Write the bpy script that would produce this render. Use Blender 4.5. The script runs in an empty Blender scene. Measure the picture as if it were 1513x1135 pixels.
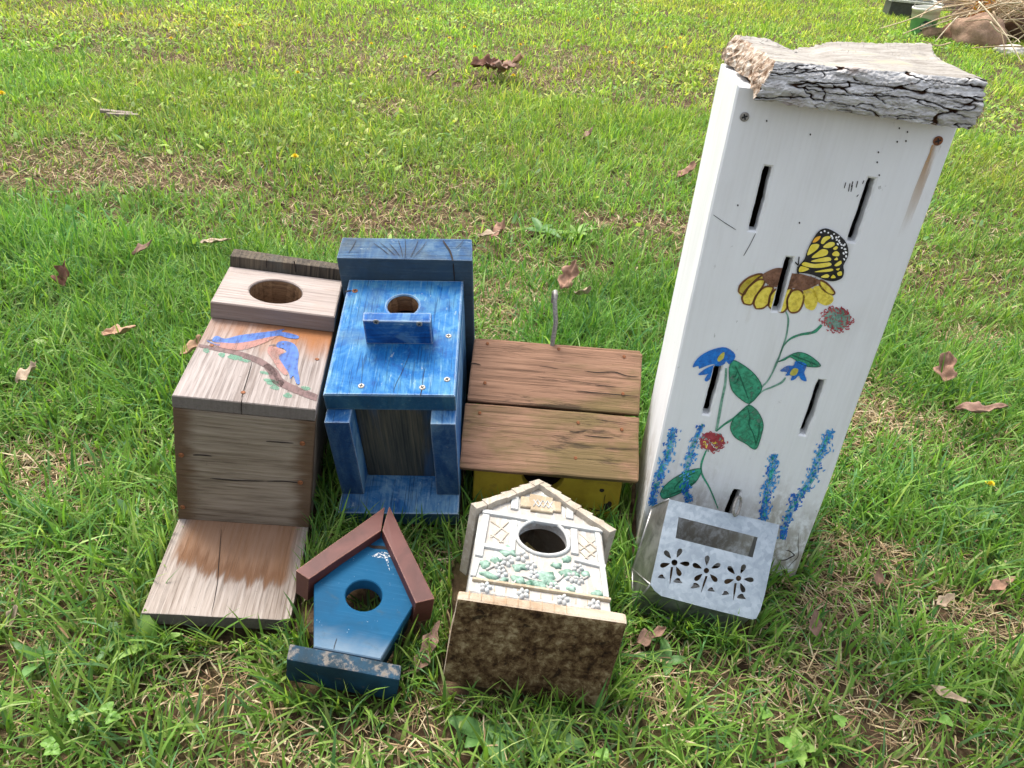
import bpy, bmesh, math, random
import numpy as np
from mathutils import Vector, Matrix, noise as mnoise
from mathutils.geometry import tessellate_polygon

# ------------------------------------------------------------------ camera, sky, sun, exposure
SC = bpy.context.scene
COL = SC.collection
F_PX, CX, CY, CAM_H = 1137.0, 756.5, 567.5, 0.82
PITCH, ROLL = math.radians(34.0), math.radians(5.0)
_f = Vector((0, math.cos(PITCH), -math.sin(PITCH)))
_u0 = Vector((0, math.sin(PITCH), math.cos(PITCH)))
_r0 = Vector((1, 0, 0))
_r = _r0 * math.cos(ROLL) + _u0 * math.sin(ROLL)
_u = _u0 * math.cos(ROLL) - _r0 * math.sin(ROLL)
CAM = Vector((0, 0, CAM_H))
cam_data = bpy.data.cameras.new('camera')
cam_data.sensor_width = 36.0
cam_data.lens = F_PX / 1513.0 * 36.0
cam_data.clip_start = 0.01
cam_data.clip_end = 400.0
cam = bpy.data.objects.new('camera', cam_data)
COL.objects.link(cam)
cam.matrix_world = Matrix(((_r.x, _u.x, -_f.x, CAM.x), (_r.y, _u.y, -_f.y, CAM.y), (_r.z, _u.z, -_f.z, CAM.z), (0, 0, 0, 1)))
SC.camera = cam

SUN_AZ, SUN_EL = math.radians(-30.0), math.radians(60.0)
sunvec = Vector((math.sin(SUN_AZ) * math.cos(SUN_EL), math.cos(SUN_AZ) * math.cos(SUN_EL), math.sin(SUN_EL)))
W = bpy.data.worlds.new('World')
SC.world = W
W.use_nodes = True
wn = W.node_tree
wn.nodes.clear()
sky = wn.nodes.new('ShaderNodeTexSky')
sky.sky_type = 'NISHITA'
sky.sun_disc = False
sky.sun_elevation = SUN_EL
sky.sun_rotation = SUN_AZ
sky.air_density = 1.0
sky.dust_density = 4.0
sky.ozone_density = 0.6
bg = wn.nodes.new('ShaderNodeBackground')
bg.inputs['Strength'].default_value = 0.15
wo = wn.nodes.new('ShaderNodeOutputWorld')
hz = wn.nodes.new('ShaderNodeHueSaturation')      # thin high cloud: a paler sky all round
hz.inputs['Saturation'].default_value = 0.45
wn.links.new(sky.outputs[0], hz.inputs['Color'])
wn.links.new(hz.outputs[0], bg.inputs['Color'])
wn.links.new(bg.outputs[0], wo.inputs['Surface'])
sun_l = bpy.data.lights.new('sun', 'SUN')
sun_l.energy = 1.5
sun_l.angle = math.radians(24.0)
sun_l.color = (1.0, 0.95, 0.85)
sun = bpy.data.objects.new('sun', sun_l)
COL.objects.link(sun)
sun.location = (0, 0, 6)
sun.rotation_euler = sunvec.to_track_quat('Z', 'Y').to_euler()
SC.view_settings.view_transform = 'Standard'
SC.view_settings.look = 'None'
SC.view_settings.exposure = 1.42
SC.view_settings.gamma = 1.0
SC.view_settings.use_curve_mapping = False
SC.cycles.max_bounces = 8
SC.cycles.transparent_max_bounces = 12

# ------------------------------------------------------------------ helpers: pixels to places
def ray(px, py):
    return _f + _r * ((px - CX) / F_PX) - _u * ((py - CY) / F_PX)
def ground_pt(px, py, z=0.0):
    d = ray(px, py)
    return CAM + d * ((z - CAM_H) / d.z)
def rotm(yaw, tx, ty):
    return Matrix.Rotation(math.radians(yaw), 3, 'Z') @ Matrix.Rotation(math.radians(tx), 3, 'X') @ Matrix.Rotation(math.radians(ty), 3, 'Y')
class Pose:
    def __init__(s, x, y, z, yaw, tx, ty, scale=1.0):
        p = Vector((x, y, z))
        s.p = CAM + (p - CAM) * scale      # same outline, a little nearer: lifts the low corner onto the ground
        s.s = scale
        s.R = rotm(yaw, tx, ty)
    def matrix(s):
        return Matrix.Translation(s.p) @ s.R.to_4x4() @ Matrix.Scale(s.s, 4)
    def on(s, px, py, axis, val):
        n = s.R.col[axis]
        o = s.p + n * (val * s.s)
        d = ray(px, py)
        P = CAM + d * ((o - CAM).dot(n) / d.dot(n))
        return (s.R.transposed() @ (P - s.p)) / s.s
    def world(s, v):
        return s.p + s.R @ (Vector(v) * s.s)

# ------------------------------------------------------------------ helpers: objects
def tag(o, label, cat, group=None):
    o['label'] = label
    o['category'] = cat
    if group:
        o['group'] = group
    return o
def empty(name, M):
    o = bpy.data.objects.new(name, None)
    o.empty_display_size = 0.05
    COL.objects.link(o)
    o.matrix_world = M
    return o
def link_mesh(name, me, parent=None):
    o = bpy.data.objects.new(name, me)
    COL.objects.link(o)
    if parent is not None:
        o.parent = parent
    return o
def mesh(name, verts, faces, mats, parent=None, mi=None, smooth=False):
    me = bpy.data.meshes.new(name)
    me.from_pydata([tuple(v) for v in verts], [], faces)
    if not isinstance(mats, (list, tuple)):
        mats = [mats]
    for m in mats:
        me.materials.append(m)
    if mi is not None:
        me.polygons.foreach_set('material_index', mi)
    if smooth:
        me.polygons.foreach_set('use_smooth', [True] * len(me.polygons))
    me.update()
    return link_mesh(name, me, parent)
def from_bm(name, bm, mats, parent=None, smooth=False):
    me = bpy.data.meshes.new(name)
    bm.to_mesh(me)
    bm.free()
    if not isinstance(mats, (list, tuple)):
        mats = [mats]
    for m in mats:
        me.materials.append(m)
    if smooth:
        me.polygons.foreach_set('use_smooth', [True] * len(me.polygons))
    return link_mesh(name, me, parent)
RB = random.Random(11)
def hexa(name, parent, c8, mat, bev=0.0016, jit=0.0007, cuts=3, wob=0.00035):
    """a sawn board from its eight corners: four below, four above, slightly out of true"""
    bm = bmesh.new()
    vs = [bm.verts.new(Vector(c) + Vector([RB.uniform(-jit, jit) for _ in range(3)])) for c in c8]
    for f in ((3, 2, 1, 0), (4, 5, 6, 7), (0, 1, 5, 4), (1, 2, 6, 5), (2, 3, 7, 6), (3, 0, 4, 7)):
        bm.faces.new([vs[i] for i in f])
    if bev:
        bmesh.ops.bevel(bm, geom=list(bm.edges), offset=bev, segments=2, profile=0.6, affect='EDGES')
    if cuts:
        lo = [e for e in bm.edges if e.calc_length() > 0.03]
        bmesh.ops.subdivide_edges(bm, edges=lo, cuts=cuts, use_grid_fill=True)
        sd = RB.uniform(0, 50)
        for v in bm.verts:
            v.co += mnoise.noise_vector(v.co * 28 + Vector((sd, sd, sd))) * wob * 1.6
    bmesh.ops.recalc_face_normals(bm, faces=bm.faces)
    return from_bm(name, bm, mat, parent)
def board(name, parent, x, y, z, mat, **k):
    c = [(x[0], y[0], z[0]), (x[1], y[0], z[0]), (x[1], y[1], z[0]), (x[0], y[1], z[0]),
         (x[0], y[0], z[1]), (x[1], y[0], z[1]), (x[1], y[1], z[1]), (x[0], y[1], z[1])]
    return hexa(name, parent, c, mat, **k)
FLAT_Z = lambda a, b, c: (a, b, c)              # panel lying, normal +z
FRONT_Y = lambda a, b, c: (a, -c, b)            # panel upright, normal -y
def area2(p):
    return sum(p[i][0] * p[(i + 1) % len(p)][1] - p[(i + 1) % len(p)][0] * p[i][1] for i in range(len(p))) / 2
def inset(loop, d):
    out, n = [], len(loop)
    for i in range(n):
        a, b, c = (Vector((q[0], q[1])) for q in (loop[i - 1], loop[i], loop[(i + 1) % n]))
        e1, e2 = b - a, c - b
        if e1.length < 1e-9 or e2.length < 1e-9:
            out.append((b.x, b.y))
            continue
        n1, n2 = Vector((-e1.y, e1.x)).normalized(), Vector((-e2.y, e2.x)).normalized()
        m = n1 + n2
        k = max(.35, m.length_squared / 2)
        q = b + m * (d / k / 1.0) * .5 * 1.0 if m.length > 1e-6 else b
        out.append((q.x, q.y))
    return out
def plate(name, parent, outline, holes, c0, c1, mat, frame, bev=0.0012):
    """a flat panel with thickness, eased edges and through-holes"""
    loops = [list(outline) if area2(outline) > 0 else list(outline)[::-1]]
    loops += [(list(h)[::-1] if area2(h) > 0 else list(h)) for h in holes]
    tops = [inset(l, bev * 2) for l in loops] if bev else loops
    tri = tessellate_polygon([[Vector((p[0], p[1], 0)) for p in l] for l in tops])
    flat = [p for l in tops for p in l]
    edge = [p for l in loops for p in l]
    n = len(flat)
    rows = [(flat, c1), (edge, c1 - bev), (edge, c0 + bev), (flat, c0)] if bev else [(flat, c1), (flat, c0)]
    V = [frame(p[0], p[1], c) for pts, c in rows for p in pts]
    last = (len(rows) - 1) * n
    Fc = []
    for t in tri:
        a = area2([flat[i] for i in t])
        if abs(a) < 1e-13:
            continue
        t = tuple(t) if a > 0 else tuple(t)[::-1]
        Fc.append(t)
        Fc.append(tuple(i + last for i in t[::-1]))
    b = 0
    for l in loops:
        m = len(l)
        for r in range(len(rows) - 1):
            for i in range(m):
                j = (i + 1) % m
                Fc.append((r * n + b + i, (r + 1) * n + b + i, (r + 1) * n + b + j, r * n + b + j))
        b += m
    o = mesh(name, V, Fc, mat, parent)
    bm = bmesh.new()
    bm.from_mesh(o.data)
    bmesh.ops.recalc_face_normals(bm, faces=bm.faces)
    bm.to_mesh(o.data)
    bm.free()
    return o
def circle(cx, cy, r, n=40, ry=None, wob=0.0, seed=0):
    ry = r if ry is None else ry
    out = []
    for i in range(n):
        a = 2 * math.pi * i / n
        k = 1 + wob * mnoise.noise(Vector((math.cos(a) * 2 + seed, math.sin(a) * 2, seed * 1.7)))
        out.append((cx + r * k * math.cos(a), cy + ry * k * math.sin(a)))
    return out
def smooth_loop(pts, n=4, closed=True):
    P = [Vector((p[0], p[1])) for p in pts]
    m = len(P)
    out = []
    rng = range(m if closed else m - 1)
    for i in rng:
        if closed:
            p0, p1, p2, p3 = P[(i - 1) % m], P[i], P[(i + 1) % m], P[(i + 2) % m]
        else:
            p0, p1, p2, p3 = P[max(i - 1, 0)], P[i], P[i + 1], P[min(i + 2, m - 1)]
        for k in range(n):
            t = k / n
            q = 0.5 * ((2 * p1) + (p2 - p0) * t + (2 * p0 - 5 * p1 + 4 * p2 - p3) * t * t + (3 * p1 - p0 - 3 * p2 + p3) * t ** 3)
            out.append((q.x, q.y))
    if not closed:
        out.append((P[-1].x, P[-1].y))
    return out
def tube_data(pts, radii, seg=8, closed=False):
    pts = [Vector(p) for p in pts]
    n = len(pts)
    if not isinstance(radii, (list, tuple)):
        radii = [radii] * n
    verts, faces = [], []
    up = Vector((0.13, 0.31, 0.94))
    for i, p in enumerate(pts):
        a = pts[(i - 1) % n] if (closed or i > 0) else p
        b = pts[(i + 1) % n] if (closed or i < n - 1) else p
        t = (b - a).normalized()
        s = t.cross(up)
        if s.length < 1e-4:
            s = t.cross(Vector((1, 0, 0)))
        s.normalize()
        q = t.cross(s)
        for k in range(seg):
            an = 2 * math.pi * k / seg
            verts.append(p + (s * math.cos(an) + q * math.sin(an)) * radii[i])
    for i in range(n if closed else n - 1):
        j = (i + 1) % n
        for k in range(seg):
            l = (k + 1) % seg
            faces.append((i * seg + k, i * seg + l, j * seg + l, j * seg + k))
    if not closed:
        faces.append(tuple(range(seg))[::-1])
        faces.append(tuple((n - 1) * seg + k for k in range(seg)))
    return verts, faces
def tube(name, parent, pts, radii, mat, seg=8, closed=False):
    v, f = tube_data(pts, radii, seg, closed)
    return mesh(name, v, f, mat, parent, smooth=True)

# ------------------------------------------------------------------ helpers: node materials
class G:
    def __init__(s, name):
        s.m = bpy.data.materials.new(name)
        s.m.use_nodes = True
        s.nt = s.m.node_tree
        s.nt.nodes.clear()
        s.out = s.node('ShaderNodeOutputMaterial')
        s.b = s.node('ShaderNodeBsdfPrincipled')
        s.nt.links.new(s.b.outputs[0], s.out.inputs['Surface'])
        s.tc = s.node('ShaderNodeTexCoord')
        s.co = s.tc.outputs['Object']
        s._x = None
    def node(s, t, **k):
        n = s.nt.nodes.new(t)
        for a, b in k.items():
            setattr(n, a, b)
        return n
    def put(s, inp, v):
        if isinstance(v, bpy.types.NodeSocket):
            s.nt.links.new(v, inp)
        else:
            if isinstance(v, (tuple, list)) and len(v) == 3 and inp.type == 'RGBA':
                v = (*v, 1.0)
            inp.default_value = v
    def math(s, op, a, b=0.0, clamp=False):
        n = s.node('ShaderNodeMath', operation=op, use_clamp=clamp)
        s.put(n.inputs[0], a)
        s.put(n.inputs[1], b)
        return n.outputs[0]
    def add(s, a, b): return s.math('ADD', a, b)
    def sub(s, a, b): return s.math('SUBTRACT', a, b)
    def mul(s, a, b, clamp=False): return s.math('MULTIPLY', a, b, clamp)
    def mx(s, a, b): return s.math('MAXIMUM', a, b)
    def inv(s, a): return s.math('SUBTRACT', 1.0, a)
    def ss(s, x, a, b):
        n = s.node('ShaderNodeMapRange', interpolation_type='SMOOTHSTEP')
        s.put(n.inputs[0], x)
        n.inputs[1].default_value = a
        n.inputs[2].default_value = b
        n.inputs[3].default_value = 0
        n.inputs[4].default_value = 1
        return n.outputs[0]
    def xyz(s):
        if s._x is None:
            n = s.node('ShaderNodeSeparateXYZ')
            s.put(n.inputs[0], s.co)
            s._x = n.outputs
        return s._x
    def vec(s, stretch=(1, 1, 1), off=(0, 0, 0)):
        n = s.node('ShaderNodeMapping')
        s.put(n.inputs['Vector'], s.co)
        n.inputs['Location'].default_value = off
        n.inputs['Scale'].default_value = stretch
        return n.outputs[0]
    def noise(s, scale=5.0, stretch=(1, 1, 1), detail=4.0, rough=0.55, dist=0.0, off=(0, 0, 0)):
        n = s.node('ShaderNodeTexNoise')
        s.put(n.inputs['Vector'], s.vec(stretch, off))
        n.inputs['Scale'].default_value = scale
        n.inputs['Detail'].default_value = detail
        n.inputs['Roughness'].default_value = rough
        n.inputs['Distortion'].default_value = dist
        return n.outputs['Fac']
    def vor(s, scale=5.0, stretch=(1, 1, 1), off=(0, 0, 0), feature='F1', out='Distance'):
        n = s.node('ShaderNodeTexVoronoi', feature=feature)
        s.put(n.inputs['Vector'], s.vec(stretch, off))
        n.inputs['Scale'].default_value = scale
        return n.outputs[out]
    def ramp(s, f, stops):
        n = s.node('ShaderNodeValToRGB')
        e = n.color_ramp.elements
        while len(e) < len(stops):
            e.new(0.5)
        for q, (p, c) in zip(e, stops):
            q.position = p
            q.color = (*c, 1.0) if isinstance(c, (tuple, list)) else (c, c, c, 1.0)
        s.put(n.inputs[0], f)
        return n.outputs[0]
    def mix(s, f, a, b, mode='MIX'):
        n = s.node('ShaderNodeMix', data_type='RGBA', blend_type=mode)
        s.put(n.inputs[0], f)
        s.put(n.inputs[6], a)
        s.put(n.inputs[7], b)
        return n.outputs[2]
    def edge(s, r=0.004):
        bv = s.node('ShaderNodeBevel', samples=4)
        bv.inputs['Radius'].default_value = r
        ge = s.node('ShaderNodeNewGeometry')
        d = s.node('ShaderNodeVectorMath', operation='DOT_PRODUCT')
        s.put(d.inputs[0], bv.outputs[0])
        s.put(d.inputs[1], ge.outputs['Normal'])
        return s.inv(d.outputs['Value'])
    def up(s):
        ge = s.node('ShaderNodeNewGeometry')
        n = s.node('ShaderNodeVectorTransform', vector_type='NORMAL', convert_from='WORLD', convert_to='OBJECT')
        s.put(n.inputs[0], ge.outputs['Normal'])
        q = s.node('ShaderNodeSeparateXYZ')
        s.put(q.inputs[0], n.outputs[0])
        return q.outputs
    def done(s, col, rough=0.7, height=None, bump=0.4, dist=0.001, metal=0.0, spec=0.35, alpha=None):
        s.put(s.b.inputs['Base Color'], col)
        s.put(s.b.inputs['Roughness'], rough)
        s.put(s.b.inputs['Metallic'], metal)
        s.put(s.b.inputs['Specular IOR Level'], spec)
        if height is not None:
            bp = s.node('ShaderNodeBump')
            bp.inputs['Strength'].default_value = bump
            bp.inputs['Distance'].default_value = dist
            s.put(bp.inputs['Height'], height)
            s.nt.links.new(bp.outputs[0], s.b.inputs['Normal'])
        if alpha is not None:
            s.put(s.b.inputs['Alpha'], alpha)
        return s.m
def st(axis, k):
    v = [1.0, 1.0, 1.0]
    v[axis] = k
    return tuple(v)
def grain(g, axis, light, mid, dark, off=0.0):
    o = (off, off * 1.3, off * 0.7)
    n1 = g.noise(260, st(axis, 0.045), 5, 0.65, 0.15, o)
    n2 = g.noise(60, st(axis, 0.06), 4, 0.6, 0.3, o)
    n3 = g.noise(11, st(axis, 0.4), 3, 0.55, 0.2, o)
    wv_ = g.node('ShaderNodeTexWave', wave_type='BANDS', bands_direction=('Y', 'X', 'X')[axis], wave_profile='SAW')
    g.put(wv_.inputs['Vector'], g.vec(st(axis, 0.10), o))
    wv_.inputs['Scale'].default_value = 42
    wv_.inputs['Distortion'].default_value = 5.0
    wv_.inputs['Detail'].default_value = 2.5
    wv_.inputs['Detail Scale'].default_value = 0.45
    f = g.add(g.add(g.add(g.mul(n1, 0.42), g.mul(n2, 0.24)), g.mul(n3, 0.20)), g.add(g.mul(wv_.outputs['Fac'], .08), .045))
    c = g.ramp(f, [(0.40, dark), (0.50, mid), (0.61, light)])
    pore = g.ss(g.noise(620, st(axis, 0.022), 3, 0.6, 0.1, (off, 7, off)), 0.55, 0.66)
    line = g.ss(g.noise(95, st(axis, 0.02), 2, 0.5, 0.25, (3, off, off)), 0.60, 0.68)
    dk = tuple(q * .45 for q in dark)
    c = g.mix(g.mul(pore, 0.32), c, dk)
    c = g.mix(g.mul(line, 0.22), c, dk)
    sp = g.ss(g.noise(130, (1, 1, 1), 3, 0.6, 0.0, (off, 1, 4)), 0.68, 0.74)
    c = g.mix(g.mul(sp, 0.35), c, dk)
    return c, g.sub(g.add(g.mul(n1, 0.7), g.mul(n2, 0.5)), g.add(g.mul(pore, .35), g.mul(line, .5))), n3
def weathered(name, axis, light, mid, dark, off=0.0, rough=0.8, bump=0.5, dirt=None, dirt_amt=0.5, edge_dark=None, end=None):
    g = G(name)
    c, h, n3 = grain(g, axis, light, mid, dark, off)
    if dirt:
        d = g.noise(24, (1, 1, 1), 6, 0.65, 0.4, (off * 2, 3, off))
        c = g.mix(g.mul(g.ss(d, 0.52, 0.70), dirt_amt), c, dirt)
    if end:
        c = g.mix(g.mul(g.ss(g.mul(g.up()[1], -1.0), .5, .8), .6), c, end)  # front face darker: its shade is mixed into the wood colour
    if edge_dark:
        c = g.mix(g.mul(g.ss(g.edge(0.006), 0.02, 0.3), 0.6), c, edge_dark)
    return g.done(c, rough, h, bump, 0.0012, spec=0.25)
def plain(name, col, rough=0.5, metal=0.0, var=0.25, scale=60.0, spec=0.35, bump=0.1):
    g = G(name)
    n = g.noise(scale, (1, 1, 1), 4, 0.6)
    lo = tuple(max(0, x * (1 - var)) for x in col)
    hi = tuple(min(1, x * (1 + var)) for x in col)
    return g.done(g.ramp(n, [(0.3, lo), (0.7, hi)]), rough, n, bump, 0.0006, metal, spec)
def paint(name, col, var=0.35, alpha=1.0, axis=None, second=None):
    """brushed craft paint: streaks of thick and thin"""
    g = G(name)
    s_ = (1, 1, 1) if axis is None else st(axis, 0.12)
    n = g.noise(170, s_, 5, 0.65, 0.4)
    n2 = g.noise(45, (1, 1, 1), 3, 0.6, 0.6)
    f = g.add(g.mul(n, 0.6), g.mul(n2, 0.45))
    lo = tuple(x * (1 - var) for x in col)
    hi = second if second else tuple(min(1, x * (1 + var) + 0.04 * var) for x in col)
    a = None
    if alpha < 1:
        a = g.ramp(f, [(0.30, alpha * 0.45), (0.55, min(1.0, alpha * 1.15))])
    return g.done(g.ramp(f, [(0.36, lo), (0.66, hi)]), 0.55, n, 0.12, 0.0005, alpha=a, spec=0.3)

# ------------------------------------------------------------------ painted decoration: flat print on a face
def clip_half(pts, ax_, v, sg):
    out = []
    n = len(pts)
    for i in range(n):
        a, b = pts[i], pts[(i + 1) % n]
        da, db = (a[ax_] - v) * sg, (b[ax_] - v) * sg
        if da >= 0:
            out.append(a)
        if (da > 0 > db) or (da < 0 < db):
            t = da / (da - db)
            out.append((a[0] + (b[0] - a[0]) * t, a[1] + (b[1] - a[1]) * t))
    return out
class Art:
    def __init__(s, pose, axis, val, pick, frame, c, zoom, clip=None, cuts=()):
        s.cuts = list(cuts)
        s.pose, s.axis, s.val, s.pick, s.frame, s.c, s.zoom, s.clip = pose, axis, val, pick, frame, c, zoom, clip
        s.V, s.Fc, s.mi, s.mats = [], [], [], []
    def at(s, p):
        ox, oy, k = s.zoom
        v = s.pose.on(ox + p[0] / k, oy + p[1] / k, s.axis, s.val)
        a, b = v[s.pick[0]], v[s.pick[1]]
        if s.clip:
            a = min(max(a, s.clip[0]), s.clip[1])
        return (a, b)
    def _m(s, m):
        if m not in s.mats:
            s.mats.append(m)
        return s.mats.index(m)
    def local(s, pts, m, layer, cuts=None):
        for k, (x0, x1, z0, z1) in enumerate(s.cuts if cuts is None else cuts):
            xs, zs = [p[0] for p in pts], [p[1] for p in pts]
            if max(xs) < x0 or min(xs) > x1 or max(zs) < z0 or min(zs) > z1:
                continue
            rest = (s.cuts if cuts is None else cuts)[k + 1:]
            mid = clip_half(clip_half(pts, 0, x0, 1), 0, x1, -1)
            for q in (clip_half(pts, 0, x0, -1), clip_half(pts, 0, x1, 1), clip_half(mid, 1, z1, 1), clip_half(mid, 1, z0, -1)):
                if len(q) > 2:
                    s.local(q, m, layer, rest)
            return
        c = s.c + 0.0003 * layer
        tri = tessellate_polygon([[Vector((p[0], p[1], 0)) for p in pts]])
        b = len(s.V)
        s.V += [s.frame(p[0], p[1], c) for p in pts]
        k = s._m(m)
        for t in tri:
            ar = area2([pts[i] for i in t])
            if abs(ar) < 1e-13:
                continue
            t = tuple(t) if ar > 0 else tuple(t)[::-1]
            s.Fc.append(tuple(i + b for i in t))
            s.mi.append(k)
    def poly(s, pts, m, layer=1, smooth=4):
        P = [s.at(p) for p in pts]
        if smooth:
            P = smooth_loop(P, smooth)
        s.local(P, m, layer)
    def stroke(s, pts, w, m, layer=1, taper=0.6):
        k = s.zoom[2]
        P = smooth_loop(pts, 5, closed=False)
        L, R_ = [], []
        n = len(P)
        for i, p in enumerate(P):
            a, b = P[max(i - 1, 0)], P[min(i + 1, n - 1)]
            d = Vector((b[0] - a[0], b[1] - a[1]))
            if d.length < 1e-6:
                continue
            d.normalize()
            t = i / (n - 1)
            ww = w if not isinstance(w, (tuple, list)) else w[0] + (w[1] - w[0]) * t
            ww *= 0.5 * (1 - (1 - taper) * (abs(2 * t - 1) ** 4)) * (1 + 0.18 * mnoise.noise(Vector((p[0] * 0.03, p[1] * 0.03, w[0] if isinstance(w, (tuple, list)) else w))))
            L.append(s.at((p[0] - d.y * ww, p[1] + d.x * ww)))
            R_.append(s.at((p[0] + d.y * ww, p[1] - d.x * ww)))
        for i in range(len(L) - 1):
            s.local([L[i], L[i + 1], R_[i + 1], R_[i]], m, layer)
    def blob(s, p, rx, ry, m, layer=1, rot=0.0, n=10, wob=0.25, seed=0):
        out = []
        for i in range(n):
            a = 2 * math.pi * i / n
            k = 1 + wob * mnoise.noise(Vector((math.cos(a) * 1.5 + seed * 3.1, math.sin(a) * 1.5, seed)))
            x, y = rx * k * math.cos(a), ry * k * math.sin(a)
            out.append((p[0] + x * math.cos(rot) - y * math.sin(rot), p[1] + x * math.sin(rot) + y * math.cos(rot)))
        s.local([s.at(q) for q in out], m, layer)
    def build(s, name, parent):
        o = mesh(name, s.V, s.Fc, s.mats, parent, s.mi)
        s.V, s.Fc, s.mi, s.mats = [], [], [], []
        return o

def screw_mesh(name, m_head, m_slot, r=0.0042, cross=True):
    bm = bmesh.new()
    n = 16
    rings = [(r, 0.0), (r, 0.0006), (r * 0.8, 0.0010)]
    vs = []
    for rr, z in rings:
        vs.append([bm.verts.new((rr * math.cos(2 * math.pi * i / n), rr * math.sin(2 * math.pi * i / n), z)) for i in range(n)])
    for a, b in ((0, 1), (1, 2)):
        for i in range(n):
            j = (i + 1) % n
            bm.faces.new((vs[a][i], vs[a][j], vs[b][j], vs[b][i]))
    bm.faces.new(vs[2])
    if cross:
        w, l, z0 = r * 0.16, r * 0.62, 0.00125
        for dx, dy in ((l, w), (w, l)):
            q = [bm.verts.new((x, y, z0 + (0.0001 if dx > dy else 0))) for x, y in ((-dx, -dy), (dx, -dy), (dx, dy), (-dx, dy))]
            f = bm.faces.new(q)
            f.material_index = 1
    me = bpy.data.meshes.new(name)
    bm.to_mesh(me)
    bm.free()
    me.materials.append(m_head)
    me.materials.append(m_slot)
    return me
def place(name, me, parent, loc, normal='Z', rz=0.0, sc=1.0):
    o = link_mesh(name, me, parent)
    if normal == 'Z':
        R = Matrix.Rotation(rz, 4, 'Z')
    else:                                   # -Y: upright front; local z of the mesh turns to -y
        R = Matrix.Rotation(math.pi / 2, 4, 'X') @ Matrix.Rotation(rz, 4, 'Z')
    o.matrix_local = Matrix.Translation(Vector(loc)) @ R @ Matrix.Scale(sc, 4)
    return o
def crack(name, parent, pose, axis, val, pick, frame, c, zoom, pts, w, m):
    a = Art(pose, axis, val, pick, frame, c, zoom)
    a.stroke(pts, w, m, 1, taper=0.25)
    return a.build(name, parent)

M_CRACK = plain('crack_shadow_wood', (0.018, 0.012, 0.009), 0.9)
M_STEEL = plain('screw_steel', (0.25, 0.235, 0.215), 0.55, 0.5, 0.4, 400)
M_SLOT = plain('screw_recess', (0.02, 0.02, 0.02), 0.8)
M_RUST = plain('rusty_screw', (0.20, 0.075, 0.03), 0.75, 0.3, 0.5, 500)
ME_SCREW = screw_mesh('screw', M_STEEL, M_SLOT)
ME_RUSTY = screw_mesh('rusty_screw', M_RUST, M_SLOT)
ME_NAIL = screw_mesh('nail_head', M_RUST, M_SLOT, 0.0026, False)

# ------------------------------------------------------------------ the ground
def vnoise(x, y, seed=0):
    x = np.asarray(x, float) + seed * 17.31
    y = np.asarray(y, float) - seed * 9.77
    xi, yi = np.floor(x).astype(np.int64), np.floor(y).astype(np.int64)
    xf, yf = x - xi, y - yi
    u, v = xf * xf * (3 - 2 * xf), yf * yf * (3 - 2 * yf)
    def h(a, b):
        n = (a * 374761393 + b * 668265263 + seed * 1442695) & 0x7fffffff
        n = ((n ^ (n >> 13)) * 1274126177) & 0x7fffffff
        return ((n ^ (n >> 16)) & 0xffff) / 65535.0
    return (h(xi, yi) * (1 - u) + h(xi + 1, yi) * u) * (1 - v) + (h(xi, yi + 1) * (1 - u) + h(xi + 1, yi + 1) * u) * v
def fbm(x, y, seed=0, oct=3):
    t, a, s = 0, 1.0, 0
    for i in range(oct):
        t = t + a * vnoise(np.asarray(x) * 2 ** i, np.asarray(y) * 2 ** i, seed + i)
        s += a
        a *= 0.5
    return t / s
def gz(x, y):
    d = np.hypot(np.asarray(x), np.asarray(y) - 0.8)
    k = np.clip((d - 0.4) / 2.0, 0.25, 1.0)
    return -0.004 + k * 0.022 * (fbm(np.asarray(x) * 2.2, np.asarray(y) * 2.2, 3) - 0.5)
BARE = [(75, 245, .55, .16), (250, 270, .45, .10), (190, 235, .5, .12), (640, 320, .28, .12), (540, 330, .22, .08), (735, 430, .16, .10), (800, 400, .15, .08),
        (340, 1010, .06, .035), (50, 980, .05, .04), (620, 860, .07, .07), (640, 1030, .12, .05), (980, 1000, .12, .06), (1290, 830, .10, .05), (1330, 620, .16, .10),
        (1250, 900, .08, .05), (1180, 1010, .08, .05), (430, 1110, .07, .04), (1330, 1090, .07, .04), (60, 700, .08, .06), (1470, 930, .10, .06), (590, 1080, .07, .04), (30, 860, .08, .05), (700, 470, .1, .06),(930, 330, .2, .08), (1440, 500, .2, .09)]
BARE = [(ground_pt(a, b), rx, ry) for a, b, rx, ry in BARE]
def bare(x, y):
    b = np.zeros_like(x)
    w = 0.5 + 1.0 * fbm(x * 9, y * 9, 31)
    for p, rx, ry in BARE:
        b = np.maximum(b, np.exp(-(((x - p.x) / rx) ** 2 + ((y - p.y) / ry) ** 2)) * w)
    return np.clip(b * .95 + np.clip((fbm(x * 3.1, y * 3.1, 12) - 0.60) * 2.2, 0, .4) + np.clip((fbm(x * 14, y * 14, 22) - 0.62) * 3, 0, .5), 0, 1)

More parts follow.
